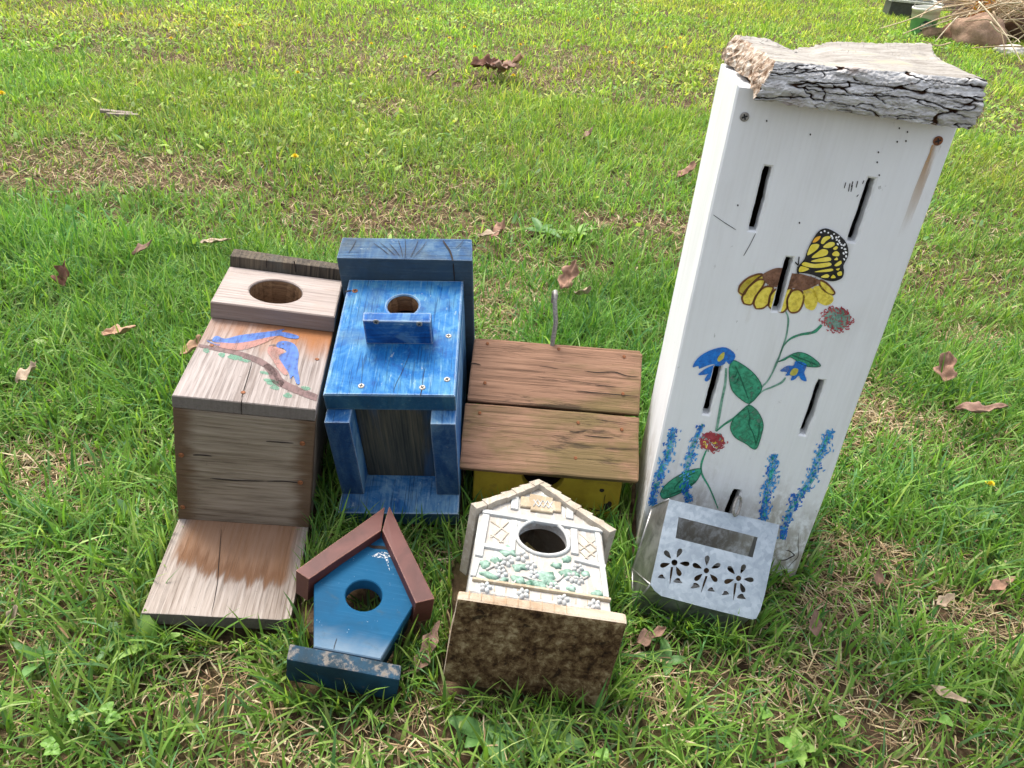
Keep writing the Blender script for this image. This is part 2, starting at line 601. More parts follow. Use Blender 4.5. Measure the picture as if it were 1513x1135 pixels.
g = G('lawn_soil')
n1 = g.noise(38, (1, 1, 1), 8, 0.7)
n2 = g.noise(2.2, (1, 1, 1), 4, 0.6)
n3 = g.noise(160, (1, 1, 1), 5, 0.7)
cc = g.ramp(n1, [(0.32, (0.026, 0.016, 0.009)), (0.5, (0.075, 0.048, 0.028)), (0.68, (0.17, 0.12, 0.07))])
cc = g.mix(g.mul(g.ss(n2, 0.45, 0.7), 0.55), cc, (0.055, 0.085, 0.018))
M_SOIL = g.done(cc, 0.95, g.add(n1, g.mul(n3, 0.5)), 0.8, 0.006, spec=0.1)
ax = np.unique(np.concatenate([np.linspace(-70, -7, 14), np.linspace(-7, -2, 40), np.linspace(-2, 2, 110), np.linspace(2, 7, 40), np.linspace(7, 70, 14)]))
ay = np.unique(np.concatenate([np.linspace(-40, -1, 10), np.linspace(-1, 2.6, 110), np.linspace(2.6, 9, 50), np.linspace(9, 90, 16)]))
gx, gy = np.meshgrid(ax, ay)
gzv = gz(gx.ravel(), gy.ravel())
nx, ny = len(ax), len(ay)
gv = np.stack([gx.ravel(), gy.ravel(), gzv], 1)
gf = [(j * nx + i, j * nx + i + 1, (j + 1) * nx + i + 1, (j + 1) * nx + i) for j in range(ny - 1) for i in range(nx - 1)]
o = mesh('ground', gv, gf, M_SOIL, smooth=True)
o['kind'] = 'structure'

FOOT = []                                     # world footprints kept clear of grass: (polygon, height)
def footprint(pose, pts, h):
    FOOT.append(([(pose.world(p).x, pose.world(p).y) for p in pts], h))

# ------------------------------------------------------------------ 1  bare-wood nest box with painted bluebirds
P1 = Pose(-.3417, .6125, .0005, 7.53, -1.23, 6.44, .98)
a1, e1, D1, g1, gt1, L1, rh1, rt1 = .0888, .1675, .2099, .2059, .0276, .3314, .2741, .0297
T1 = .019 + D1
Z1 = (200, 340, 3.547)
g = G('bird_panel_wood')
c, h, n3 = grain(g, 1, (0.33, 0.29, 0.27), (0.26, 0.222, 0.203), (0.16, 0.128, 0.112), 1.0)
X = g.xyz()
sn = g.noise(42, (1, 0.16, 1), 5, 0.6, 0.3)
s_ = g.mul(g.ss(g.add(X[1], g.mul(sn, 0.11)), e1 + g1 - 0.045, e1 + g1 + 0.045), g.ss(g.add(X[0], g.mul(sn, .08)), -0.13, 0.08))
c = g.mix(g.mul(s_, 0.95), c, (0.25, 0.098, 0.033))
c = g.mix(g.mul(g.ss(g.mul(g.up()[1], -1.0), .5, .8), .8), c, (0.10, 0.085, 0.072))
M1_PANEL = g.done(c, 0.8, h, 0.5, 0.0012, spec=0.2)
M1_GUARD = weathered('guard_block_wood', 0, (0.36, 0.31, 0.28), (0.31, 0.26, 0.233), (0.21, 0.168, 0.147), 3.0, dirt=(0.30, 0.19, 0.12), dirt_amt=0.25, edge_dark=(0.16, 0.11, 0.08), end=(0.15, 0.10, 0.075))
g = G('bottom_board_wood')
c, h, n3 = grain(g, 0, (0.265, 0.215, 0.163), (0.20, 0.158, 0.116), (0.10, 0.072, 0.048), 5.0)
X = g.xyz()
sn = g.noise(60, (0.14, 1, 1), 5, 0.65, 0.3)
ax_ = g.math('ABSOLUTE', X[0])
c = g.mix(g.mul(g.ss(g.add(ax_, g.mul(sn, 0.05)), 0.082, 0.106), 0.85), c, (0.085, 0.048, 0.025))
M1_BOTTOM = g.done(c, 0.85, h, 0.6, 0.0014, spec=0.15)
g = G('backboard_wood')
c, h, n3 = grain(g, 1, (0.345, 0.30, 0.265), (0.265, 0.222, 0.19), (0.155, 0.12, 0.096), 7.0)
X = g.xyz()
sn = g.noise(70, (1, 0.10, 1), 5, 0.65, 0.3)
s2 = g.noise(9, (1, 0.6, 1), 3, 0.5)
xc = g.sub(X[0], .015)
yy = g.sub(g.add(g.add(X[1], .012), g.add(g.mul(g.sub(sn, 0.5), 0.10), g.mul(g.sub(s2, 0.5), 0.06))), g.mul(g.mul(xc, xc), 5.0))
inx = g.inv(g.ss(g.add(g.math('ABSOLUTE', X[0]), g.mul(sn, 0.02)), 0.078, 0.094))
s_ = g.mul(g.ss(yy, 0.062, 0.078), inx)
rim = g.mul(g.mul(g.ss(yy, 0.055, 0.07), g.inv(g.ss(yy, 0.078, 0.115))), inx)
c = g.mix(g.mul(s_, 0.78), c, (0.225, 0.11, 0.05))
c = g.mix(g.mul(rim, 0.62), c, (0.10, 0.045, 0.02))
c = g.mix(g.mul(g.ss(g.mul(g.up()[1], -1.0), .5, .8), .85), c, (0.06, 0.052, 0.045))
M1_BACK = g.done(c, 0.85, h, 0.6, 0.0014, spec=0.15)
M1_ROOF = weathered('old_roof_wood', 2, (0.12, 0.095, 0.065), (0.07, 0.055, 0.04), (0.022, 0.018, 0.015), 9.0, 0.9, 0.7, dirt=(0.06, 0.065, 0.06), dirt_amt=0.6)
M1_SIDE = weathered('side_wood', 1, (0.30, 0.25, 0.20), (0.20, 0.16, 0.125), (0.09, 0.07, 0.05), 11.0)
H1 = tag(empty('birdhouse', P1.matrix()), 'bare weathered wood birdhouse on its back with bluebirds painted on its front', 'birdhouse', None)
bb = board('backboard', H1, (-a1, a1), (0, e1 + L1 - .001), (0, .019), M1_BACK)
bot = board('bottom_board', H1, (-a1 - .001, a1 + .0005), (e1, e1 + .019), (.0192, T1 - .0195), M1_BOTTOM)
for s in (-1, 1):
    board('side_board', H1, sorted((s * a1, s * (a1 - .019))), (e1 + .0195, e1 + L1 - .001), (.0194, T1 - .0193), M1_SIDE)
hy1 = e1 + .2649
fp1 = plate('front_panel', H1, [(-a1, e1 + .0005), (a1, e1 + .0005), (a1, e1 + L1 - .001), (-a1, e1 + L1 - .001)], [circle(-.0056, hy1, .0385, 44)], T1 - .019, T1, M1_PANEL, FLAT_Z)
gb1 = plate('hole_guard', H1, [(-a1 - .0005, e1 + g1), (a1 + .001, e1 + g1 - .001), (a1 + .0005, e1 + L1 - .001), (-a1, e1 + L1 - .001)], [circle(-.0056, hy1, .0397, 44)], T1 + .0002, T1 + gt1, M1_GUARD, FLAT_Z, 0.0016)
rf1 = board('roof', H1, (-a1 - .001, a1 + .016), (e1 + L1, e1 + L1 + rt1), (0.004, rh1), M1_ROOF, jit=.002)
crack('crack', rf1, P1, 1, e1 + L1, (0, 2), FRONT_Y, -(e1 + L1) + .0006, Z1, [(690, 150), (688, 172), (686, 200)], 5, M_CRACK)
crack('crack', rf1, P1, 1, e1 + L1, (0, 2), FRONT_Y, -(e1 + L1) + .0006, Z1, [(832, 160), (838, 190), (840, 222)], 7, M_CRACK)
crack('crack', fp1, P1, 2, T1, (0, 1), FLAT_Z, T1 + .0003, Z1, [(612, 690), (590, 770), (565, 850), (558, 880)], 5, M_CRACK)
crack('crack', fp1, P1, 1, e1, (0, 2), FRONT_Y, -e1 + .0006, Z1, [(560, 880), (556, 920), (557, 965)], 5, M_CRACK)
Z1b = (190, 580, 3.153)
crack('crack', bb, P1, 2, .019, (0, 1), FLAT_Z, .0195, Z1b, [(432, 640), (420, 800), (412, 900), (385, 1040)], 3.5, M_CRACK)
for pts in ([(640, 412), (720, 412), (800, 420)], [(300, 290), (340, 290), (390, 295)], [(380, 398), (500, 408), (640, 412)], [(770, 235), (700, 230), (640, 226)]):
    crack('crack', bot, P1, 1, e1, (0, 2), FRONT_Y, -e1 + .0006, Z1b, pts, 5, M_CRACK)
for z, p in ((Z1, (400, 606)), (Z1, (952, 678)), (Z1, (565, 852))):
    v = P1.on(z[0] + p[0] / z[2], z[1] + p[1] / z[2], 2, T1)
    place('nail', ME_NAIL, fp1, (v.x, v.y, T1), sc=1.2)
for p in ((245, 290), (252, 532), (810, 236), (800, 418)):
    v = P1.on(190 + p[0] / 3.153, 580 + p[1] / 3.153, 1, e1)
    place('nail', ME_NAIL, bot, (v.x, e1 - .0004, v.z), 'Y', sc=1.4)
BLUE_A = paint('bluebird_blue', (0.018, 0.075, 0.27), 0.45, 0.9, 1)
PINK_A = paint('bluebird_breast', (0.30, 0.135, 0.11), 0.3, 0.6, 1)
TWIG_A = paint('painted_branch_brown', (0.085, 0.040, 0.036), 0.4, 0.88, 1)
GRN_A = paint('painted_leaf_wash', (0.055, 0.20, 0.12), 0.3, 0.55, 1)
DARK_A = paint('painted_dark_line', (0.05, 0.035, 0.04), 0.3, 0.9)
A = Art(P1, 2, T1, (0, 1), FLAT_Z, T1 + .0002, Z1, clip=(-a1 + .0015, a1 - .0015))
A.stroke([(332, 606), (420, 622), (520, 642), (620, 676), (680, 706), (735, 752), (768, 802), (850, 842), (955, 882)], (20, 46), TWIG_A, 1, 0.7)
A.stroke([(680, 706), (715, 745), (735, 790), (775, 812)], 40, TWIG_A, 1)
A.build('painted_branch', fp1)
A.poly([(402, 582), (425, 556), (470, 572), (540, 555), (640, 541), (730, 530), (782, 520), (766, 535), (800, 540), (852, 556), (850, 571), (800, 568), (755, 556), (690, 566), (600, 586), (520, 596), (440, 592)], BLUE_A, 2, 3)
A.poly([(408, 597), (440, 592), (520, 596), (600, 586), (690, 566), (742, 560), (660, 600), (560, 632), (480, 626), (430, 612)], PINK_A, 3, 3)
A.stroke([(374, 581), (388, 580), (406, 578)], 5, DARK_A, 3)
A.stroke([(376, 584), (420, 604), (445, 606)], 4, BLUE_A, 4)
A.build('painted_bird', fp1)
A.poly([(738, 604), (752, 588), (790, 584), (835, 602), (856, 650), (850, 720), (862, 802), (845, 806), (828, 765), (812, 782), (804, 750), (772, 705), (752, 662), (792, 642), (772, 622), (745, 618)], BLUE_A, 2, 3)
A.poly([(702, 613), (745, 618), (782, 642), (747, 665), (770, 702), (800, 752), (780, 762), (742, 722), (712, 672), (692, 642)], PINK_A, 3, 3)
A.stroke([(700, 612), (718, 607), (738, 606)], 5, DARK_A, 4)
A.blob((775, 600), 5, 4, DARK_A, 4)
A.build('painted_bird', fp1)
for i, (x, y, rx, ry) in enumerate([(455, 655, 20, 11), (520, 668, 42, 12), (575, 686, 32, 8), (372, 632, 17, 13), (720, 802, 34, 17), (680, 750, 28, 8), (702, 790, 30, 9), (892, 830, 26, 10), (800, 868, 24, 12), (730, 827, 28, 11)]):
    A.blob((x, y), rx, ry, GRN_A, 1, 0.15, 12, 0.5, i)
A.build('painted_leaves', fp1)
footprint(P1, [(-a1, 0, 0), (a1, 0, 0), (a1, e1 + L1 + rt1, 0), (-a1, e1 + L1 + rt1, 0)], .03)

# ------------------------------------------------------------------ 2  blue nest box
P2 = Pose(-.1464, .8198, .0001, 3.67, 12.93, -3.31, .994)
a2, e2, s2_, L2, rh2, rt2, b2, ft2, t2 = .0869, .0321, .0224, .2606, .2636, .0518, .1004, .0306, .03
T2 = t2 + .1945
Z2, Z2b = (460, 330, 4.365), (460, 560, 4.731)
def blue_wood(name, axis, off, base=(0.003, 0.105, 0.31), pale=(0.085, 0.25, 0.36), deep=(0.003, 0.042, 0.185), bare_=(0.075, 0.09, 0.08), dull=0.0, worn=0.5, end=None):
    g = G(name)
    o = (off, off * .7, off * 1.9)
    n1 = g.noise(240, st(axis, 0.06), 5, 0.7, 0.2, o)
    n2 = g.noise(17, st((axis + 1) % 3, 0.35), 6, 0.70, 0.9, o)
    n3 = g.noise(34, st((axis + 1) % 3, 0.25), 5, 0.65, 0.5, (o[1], o[2], o[0]))
    c = g.ramp(g.add(g.mul(n2, .75), g.mul(n1, .25)), [(0.34, deep), (0.47, base), (0.56, tuple(.6 * q + .4 * w for q, w in zip(base, pale))), (0.70, pale)])
    c = g.mix(g.mul(g.ss(n3, 0.50, 0.66), worn), c, pale)
    c = g.mix(g.mul(g.mul(g.ss(n1, 0.54, 0.70), g.ss(n2, 0.42, 0.6)), worn * .7), c, (0.36, 0.47, 0.55))
    n4 = g.noise(8, (1, 1, 1), 4, 0.6, 0.5, (o[2], o[0], o[1]))
    c = g.mix(g.mul(g.ss(n4, 0.50, 0.68), 0.35 + dull), c, bare_)
    e = g.ss(g.add(g.edge(0.0045), g.mul(n3, 0.12)), 0.085, 0.20)
    c = g.mix(g.mul(e, 0.75 if dull < .3 else .25), c, (0.50, 0.57, 0.62))
    pr = g.ss(g.noise(520, st(axis, 0.03), 3, 0.6, 0.1, o), 0.57, 0.66)
    c = g.mix(g.mul(pr, 0.5), c, tuple(q * .35 for q in deep))
    ch = g.ss(g.noise(150, st(axis, 0.35), 4, 0.65, 0.2, (o[1], 4, o[0])), 0.66, 0.70)
    c = g.mix(g.mul(ch, 0.6), c, (0.30, 0.36, 0.38))
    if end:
        c = g.mix(g.mul(g.ss(g.mul(g.up()[1], -1.0), .5, .8), g.sub(.95, g.mul(n2, .4))), c, end)  # faces turned to the viewer darkened: shade put into the paint colour
    return g.done(c, 0.7, g.sub(g.add(n1, g.mul(n3, .4)), g.mul(pr, .6)), 0.5, 0.0012, spec=0.2)
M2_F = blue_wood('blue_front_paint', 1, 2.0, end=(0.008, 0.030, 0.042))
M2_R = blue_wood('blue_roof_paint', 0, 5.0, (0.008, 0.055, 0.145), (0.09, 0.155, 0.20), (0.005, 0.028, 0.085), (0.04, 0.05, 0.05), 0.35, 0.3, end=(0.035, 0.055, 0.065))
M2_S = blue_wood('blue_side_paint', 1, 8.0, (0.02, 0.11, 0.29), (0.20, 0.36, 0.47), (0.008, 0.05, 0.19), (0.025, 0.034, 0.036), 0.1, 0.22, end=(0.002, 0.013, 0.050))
M2_P = blue_wood('blue_perch_paint', 0, 12.0, (0.004, 0.08, 0.28), (0.15, 0.30, 0.38), (0.003, 0.035, 0.15), (0.05, 0.09, 0.10), 0.0, 0.35)
g = G('recessed_floor_wood')
c, h, n3 = grain(g, 2, (0.075, 0.068, 0.05), (0.042, 0.044, 0.038), (0.017, 0.021, 0.022), 4.0)
nb = g.noise(14, (1, 1, .3), 4, 0.6, 0.5, (3, 1, 9))
c = g.mix(g.mul(g.ss(nb, 0.5, 0.66), 0.7), c, (0.012, 0.06, 0.15))
M2_FLOOR = g.done(c, 0.75, h, 0.4, 0.001, spec=0.2)
H2 = tag(empty('birdhouse', P2.matrix()), 'worn bright blue wooden birdhouse on its back with a block perch screwed below its hole', 'birdhouse')
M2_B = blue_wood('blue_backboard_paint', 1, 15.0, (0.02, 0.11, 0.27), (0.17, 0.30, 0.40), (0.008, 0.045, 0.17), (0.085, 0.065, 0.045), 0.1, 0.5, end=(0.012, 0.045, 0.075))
board('backboard', H2, (-a2, a2), (0, e2 + L2 - .001), (0, t2), M2_B)
for s in (-1, 1):
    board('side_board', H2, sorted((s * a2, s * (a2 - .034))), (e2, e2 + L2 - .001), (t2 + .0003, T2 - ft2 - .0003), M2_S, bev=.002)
board('floor_board', H2, (-a2 + .0345, a2 - .0345), (e2 + s2_ + .012, e2 + s2_ + .031), (t2 + .0005, T2 - ft2 - .0006), M2_FLOOR)
hy2 = e2 + .2011
fp2 = plate('front_panel', H2, [(-a2, e2 + s2_), (a2, e2 + s2_), (a2, e2 + L2 - .001), (-a2, e2 + L2 - .001)], [circle(.0005, hy2, .0230, 40)], T2 - ft2, T2, M2_F, FLAT_Z, .0018)
rf2 = board('roof', H2, (-b2, b2), (e2 + L2, e2 + L2 + rt2), (-.062, rh2), M2_R, bev=.0025, jit=.0015)
pk = hexa('perch_block', H2, [(.0044 - .0464, e2 + .1148 + .004, T2 + .0003), (.0044 + .0464, e2 + .1148 + .004, T2 + .0003), (.0044 + .0464, e2 + .138, T2 + .0003), (.0044 - .0464, e2 + .138, T2 + .0003),
     (.0044 - .0464, e2 + .1148, T2 + .0465), (.0044 + .0464, e2 + .1148, T2 + .0465), (.0044 + .0464, e2 + .1333, T2 + .0465), (.0044 - .0464, e2 + .1333, T2 + .0465)], M2_P, bev=.002)
for k, (p, me) in enumerate((((885, 728), ME_SCREW), ((875, 1008), ME_SCREW), ((322, 1050), ME_SCREW), ((716, 1060), ME_SCREW), ((282, 437), ME_RUSTY))):
    v = P2.on(460 + p[0] / 4.365, 330 + p[1] / 4.365, 2, T2)
    place('screw', me, fp2, (v.x, v.y, T2), rz=k * .7)
for k, p in enumerate(((418, 634), (697, 648))):
    v = P2.on(460 + p[0] / 4.365, 330 + p[1] / 4.365, 1, e2 + .1148)
    place('screw', ME_SCREW, pk, (v.x, e2 + .1146, v.z), 'Y', rz=k * .5 + .3)
v = P2.on(460 + 912 / 4.365, 330 + 475 / 4.365, 2, T2)
for pts, w in (([(322, 1050), (328, 960), (330, 860)], 2.2), ([(716, 1060), (722, 990), (735, 930)], 3), ([(640, 830), (590, 950), (545, 1040), (528, 1095)], 2.6), ([(716, 1060), (708, 1090), (702, 1120)], 5), ([(215, 443), (240, 438), (262, 436)], 8)):
    crack('crack', fp2, P2, 2, T2, (0, 1), FLAT_Z, T2 + .0003, Z2, pts, w, M_CRACK)
yr = e2 + L2
crack('crack', rf2, P2, 2, rh2, (0, 1), FLAT_Z, rh2 + .0006, Z2, [(848, 112), (868, 142), (892, 178), (905, 215), (914, 246)], 11, M_CRACK)
crack('crack', rf2, P2, 1, yr, (0, 2), FRONT_Y, -yr + .0012, Z2, [(915, 252), (919, 300), (924, 370)], 8, M_CRACK)
for i, q in enumerate([((605, 100), (603, 235)), ((560, 110), (590, 225)), ((500, 130), (575, 220)), ((440, 125), (540, 210)), ((400, 130), (500, 205)), ((690, 110), (640, 220)), ((745, 120), (665, 215)), ((290, 110), (240, 195)), ((985, 110), (930, 165))]):
    crack('crack', rf2, P2, 2, rh2, (0, 1), FLAT_Z, rh2 + .0006, Z2, [q[0], ((q[0][0] + q[1][0]) / 2 + 4, (q[0][1] + q[1][1]) / 2), q[1]], 3.2, M_CRACK)
M_LIN = weathered('raw_hole_wood', 0, (0.30, 0.18, 0.09), (0.20, 0.11, 0.055), (0.09, 0.05, 0.025), 2.2)
def lining(parent, x, y, r, z0, z1):
    n = 36
    V = [(x + r * math.cos(2 * math.pi * i / n), y + r * math.sin(2 * math.pi * i / n), z) for z in (z0, z1) for i in range(n)]
    mesh('hole_lining', V, [(i, n + i, n + (i + 1) % n, (i + 1) % n) for i in range(n)], M_LIN, parent, smooth=True)
lining(fp2, .0005, hy2, .0226, T2 - ft2 + .0004, T2 - .0022)
lining(fp1, -.0056, hy1, .0382, T1 - .0188, T1 + gt1 - .0025)
footprint(P2, [(-a2, 0, 0), (a2, 0, 0), (a2, .3, 0), (-a2, .3, 0)], .05)

# ------------------------------------------------------------------ 3  yellow house under a brown plank roof
P3 = Pose(.0658, .8484, 0, -.06, -4.56, -.35)
def moss_roof(name, off):
    g = G(name)
    c, h, n3 = grain(g, 0, (0.32, 0.187, 0.123), (0.26, 0.147, 0.095), (0.13, 0.075, 0.049), off)
    m1 = g.noise(9, (0.55, 1, 1), 6, 0.62, 0.5, (off, 2, off))
    m2 = g.noise(120, (0.2, 1, 1), 5, 0.7, 0.2, (off, 5, 1))
    X = g.xyz()
    lowr = g.add(g.mul(g.ss(X[0], -0.08, 0.08), .09), g.mul(g.inv(g.ss(X[1], 0.0, 0.12)), 0.13))
    c = g.mix(g.mul(g.ss(g.add(g.add(g.mul(m1, .8), g.mul(m2, .25)), lowr), 0.56, 0.74), 0.68), c, (0.125, 0.105, 0.038))
    d = g.noise(46, (0.16, 1, 1), 5, 0.7, 0.3, (9, off, 4))
    c = g.mix(g.mul(g.ss(d, 0.57, 0.68), 0.7), c, (0.045, 0.032, 0.024))
    return g.done(c, 0.85, g.add(h, g.mul(g.inv(g.ss(d, .55, .7)), .6)), 0.6, 0.0016, spec=0.15)
M3_R = [moss_roof('brown_plank_paint', 3.0), moss_roof('mossy_plank_paint', 8.5)]
g = G('yellow_wall_paint')
n1 = g.noise(26, (1, 1, 1), 5, 0.6, 0.3)
n2 = g.noise(90, (0.3, 1, 1), 4, 0.6)
c = g.ramp(n1, [(0.35, (0.23, 0.163, 0.01)), (0.6, (0.32, 0.24, 0.018))])
c = g.mix(g.mul(g.ss(n2, 0.6, 0.72), 0.4), c, (0.12, 0.075, 0.02))
M3_Y = g.done(c, 0.6, n2, 0.2, 0.001)
M3_DARK = plain('hole_dark_wood', (0.03, 0.02, 0.014), 0.9)
H3 = tag(empty('birdhouse', P3.matrix()), 'yellow birdhouse under a mossy brown two-plank roof with a metal hook', 'birdhouse')
sl, zE, zR, vR = .2034, .0896, .2249, .1519
sy, sz = vR / sl, zR / 1 - zE
sz = sz / sl
def slope_board(name, d0, d1, x0, x1, th, mat, rear=False, dx=0.0):
    c8 = []
    for off in (-th, 0.0):
        for (x, d) in ((x0, d0), (x1 + dx, d0), (x1, d1), (x0 + dx, d1)):
            y = sy * d + sz * -off
            z = zE + sz * d + sy * off
            if rear:
                y = 2 * vR + .004 - y
            c8.append((x, y, z))
    return hexa(name, H3, c8, mat, bev=.003, jit=.0012, cuts=6, wob=.0009)
hw3 = .1296
slope_board('roof_plank', 0, .5025 * sl - .0022, -hw3 - .003, hw3, .018, M3_R[1])
slope_board('roof_plank', .5025 * sl + .0014, sl, -hw3, hw3 + .001, .018, M3_R[0])
slope_board('roof_plank', 0, .5 * sl - .001, -hw3, hw3, .018, M3_R[0], True)
slope_board('roof_plank', .5 * sl + .001, sl, -hw3, hw3, .018, M3_R[1], True)
ww3, wv3 = .1105, .0169
k3 = math.tan(math.radians(4.56))
def under(y):                                   # underside of the roof at depth y
    y = y if y <= vR else 2 * vR + .004 - y
    return zE + sz / sy * y - .0255
hc = P3.on(802, 703, 1, wv3)
rr = .031
top3 = under(wv3) - .001
an0 = math.asin(max(-1, min(1, (top3 - hc.z) / rr)))
arc = [(hc.x + rr * math.cos(t), hc.z + rr * math.sin(t)) for t in np.linspace(math.pi - an0, 2 * math.pi + an0, 26)]
plate('front_wall', H3, [(-ww3, .0215), (ww3, .0215), (ww3, top3)] + arc[::-1] + [(-ww3, top3)], [], -wv3 - .016, -wv3, M3_Y, FRONT_Y)
board('base_board', H3, (-ww3, ww3), (wv3 + .0006, wv3 + .018), (.003, .0205), M3_Y)
board('floor_board', H3, (-ww3 + .017, ww3 - .017), (wv3 + .019, 2 * vR - wv3 - .016), (.0225, .0385), M3_DARK)
for s in (-1, 1):
    yA, yB = wv3 + .0185, 2 * vR + .004 - wv3 - .018
    pts = [(yA, yA * k3), (yB, yB * k3), (yB, under(yB) - .001), (vR + .002, under(vR) - .001), (yA, under(yA) - .001)]
    x0 = s * ww3 if s < 0 else ww3 - .016
    plate('gable_wall', H3, pts, [], x0, x0 + .016, M3_Y, lambda a, b, c: (c, a, b))
board('rear_wall', H3, (-ww3, ww3), (2 * vR + .004 - wv3 - .0175, 2 * vR + .004 - wv3 - .001), (.0235, under(wv3) - .001), M3_Y)
hb = P3.on(816, 509, 1, vR + .004)
ht = P3.on(820.8, 434, 1, vR + .012)
hk = [(hb.x, hb.y, hb.z - .03), (hb.x, hb.y, hb.z), (hb.x + .002, hb.y + .002, hb.z + (ht.z - hb.z) * .45), (ht.x + .0005, ht.y, ht.z - .016), (ht.x + .001, ht.y + .004, ht.z - .005), (ht.x, ht.y + .011, ht.z - .0015), (ht.x - .001, ht.y + .019, ht.z - .006), (ht.x - .0015, ht.y + .022, ht.z - .016), (ht.x - .0015, ht.y + .020, ht.z - .024)]
tube('hook', H3, hk, .0036, M_STEEL, 10)
Z3 = (660, 420, 3.153)
nrm = Vector((0, -sz, sy))
def on_slope(px, py):
    n = P3.R @ nrm
    o_ = P3.world((0, 0, zE))
    d = ray(px, py)
    return P3.R.transposed() @ (CAM + d * ((o_ - CAM).dot(n) / d.dot(n)) - P3.p)
for p in ((190, 277), (522, 302), (826, 338), (178, 460), (154, 600), (815, 677), (821, 511), (612, 645), (600, 810)):
    v = on_slope(660 + p[0] / 3.153, 420 + p[1] / 3.153)
    o = link_mesh('nail', ME_NAIL, H3)
    o.matrix_local = Matrix.Translation(v) @ Matrix.Rotation(math.atan2(sz, sy), 4, 'X')
def slope_crack(pts, w):
    V, Fc = [], []
    P = smooth_loop(pts, 5, closed=False)
    for i, p in enumerate(P):
        t = i / (len(P) - 1)
        h_ = w * .5 * (1 - abs(2 * t - 1) ** 3 * .8) * (1 + .4 * mnoise.noise(Vector((p[0] * .06, w, 0))))
        for s in (-1, 1):
            V.append(on_slope(660 + p[0] / 3.153, 420 + (p[1] + s * h_) / 3.153) + nrm * .0007)
    for i in range(len(P) - 1):
        Fc.append((2 * i, 2 * i + 1, 2 * i + 3, 2 * i + 2))
    mesh('crack', V, Fc, M_CRACK, H3)
for pts, w in (([(640, 405), (700, 412), (780, 410), (840, 428), (895, 432)], 5), ([(600, 497), (700, 507), (800, 516), (898, 524)], 5), ([(640, 705), (710, 712), (780, 716)], 4),
               ([(108, 372), (130, 370), (160, 378)], 6), ([(430, 382), (480, 388), (520, 395)], 3), ([(690, 628), (760, 640), (850, 650)], 3), ([(735, 765), (800, 768), (890, 768)], 3), ([(690, 470), (730, 474), (790, 480)], 4), ([(570, 685), (600, 690), (650, 684)], 5)):
    slope_crack(pts, w)
A = Art(P3, 1, wv3, (0, 2), FRONT_Y, -wv3 + .0003, (840, 680, 9.458))
A.blob((465, 420), 36, 24, M_CRACK, 1, 0, 12, .3, 1)
A.build('knot_hole', H3)
A.poly([(485, 690), (495, 610), (540, 600), (560, 572), (595, 580), (605, 610), (590, 640), (605, 665), (585, 700), (530, 705)], M_CRACK, 1, 2)
A.stroke([(290, 665), (350, 690), (420, 700), (500, 690)], 14, M_CRACK)
A.stroke([(515, 480), (500, 540), (495, 620)], 9, M_CRACK)
A.build('paint_chip', H3)
footprint(P3, [(-ww3, wv3, 0), (ww3, wv3, 0), (ww3, .29, 0), (-ww3, .29, 0)], .08)

# ------------------------------------------------------------------ 4  little blue house with a red-brown roof
P4 = Pose(-.1688, .5584, .0002, -1.97, 3.97, 6.96, .987)
Z4 = (400, 730, 3.4385)
T4, R4 = .0522, .0675
g = G('satin_blue_paint')
n1 = g.noise(55, (1, 1, 1), 5, 0.6)
n2 = g.vor(260)
n3 = g.noise(14, (1, 1, 1), 4, 0.65, 0.4)
X = g.xyz()
c = g.ramp(n3, [(0.35, (0.004, 0.052, 0.112)), (0.6, (0.007, 0.070, 0.150))])
sc_ = g.mul(g.inv(g.ss(n2, 0.05, 0.16)), g.ss(n1, 0.54, 0.64))
c = g.mix(g.mul(sc_, 0.65), c, (0.45, 0.55, 0.62))
low = g.inv(g.ss(g.add(X[1], g.mul(n3, 0.05)), 0.018, 0.06))
c = g.mix(g.mul(low, 0.42), c, (0.30, 0.36, 0.40))
br = g.noise(330, (0.05, 1, 1), 4, .65, .1)
c = g.mix(g.mul(g.ss(br, .52, .68), .25), c, (0.03, 0.13, 0.24))
gr = g.ss(g.noise(38, (1, 1, 1), 6, .72, .5, (8, 2, 1)), .56, .70)
c = g.mix(g.mul(gr, .35), c, (0.045, 0.07, 0.075))
M4_B = g.done(c, g.ramp(n3, [(.3, .62), (.7, .8)]), g.add(n1, g.mul(br, .8)), 0.3, 0.0008, spec=0.12)
g = G('base_block_paint')
n1 = g.noise(70, (1, 1, 1), 6, 0.7)
n3 = g.noise(16, (1, 1, 1), 4, 0.6, .4)
N = g.up()
c = g.mix(g.ss(n3, .4, .6), (0.005, 0.022, 0.036), (0.006, 0.04, 0.075))
c = g.mix(g.mul(g.mul(g.ss(n1, 0.50, 0.64), g.ss(N[2], .3, .7)), 0.75), c, (0.20, 0.17, 0.14))
c = g.mix(g.mul(g.ss(n1, 0.60, 0.70), .5), c, (0.10, 0.075, 0.05))
M4_K = g.done(c, 0.7, n1, 0.5, 0.0015, spec=.25)
g = G('red_brown_roof_paint')
n1 = g.noise(200, (1, 1, 1), 5, 0.65)
n3 = g.noise(20, (1, 1, 1), 4, 0.6, .4)
c = g.ramp(n3, [(0.35, (0.062, 0.017, 0.014)), (0.62, (0.105, 0.032, 0.026))])
e_ = g.ss(g.add(g.edge(.003), g.mul(n1, .3)), 0.27, 0.36)
c = g.mix(g.mul(e_, .8), c, (0.50, 0.26, 0.18))
M4_R = g.done(c, 0.55, n1, 0.2, 0.0008)
H4 = tag(empty('birdhouse', P4.matrix()), 'small flat blue birdhouse with red-brown gable roof lying in the grass', 'birdhouse')
fp4 = plate('front_panel', H4, [(0, .1849), (-.0631, .0836), (-.0389, .0003), (.0389, .0003), (.0631, .0836)], [circle(0, .0813, .0227, 40)], T4 - .019, T4, M4_B, FLAT_Z)
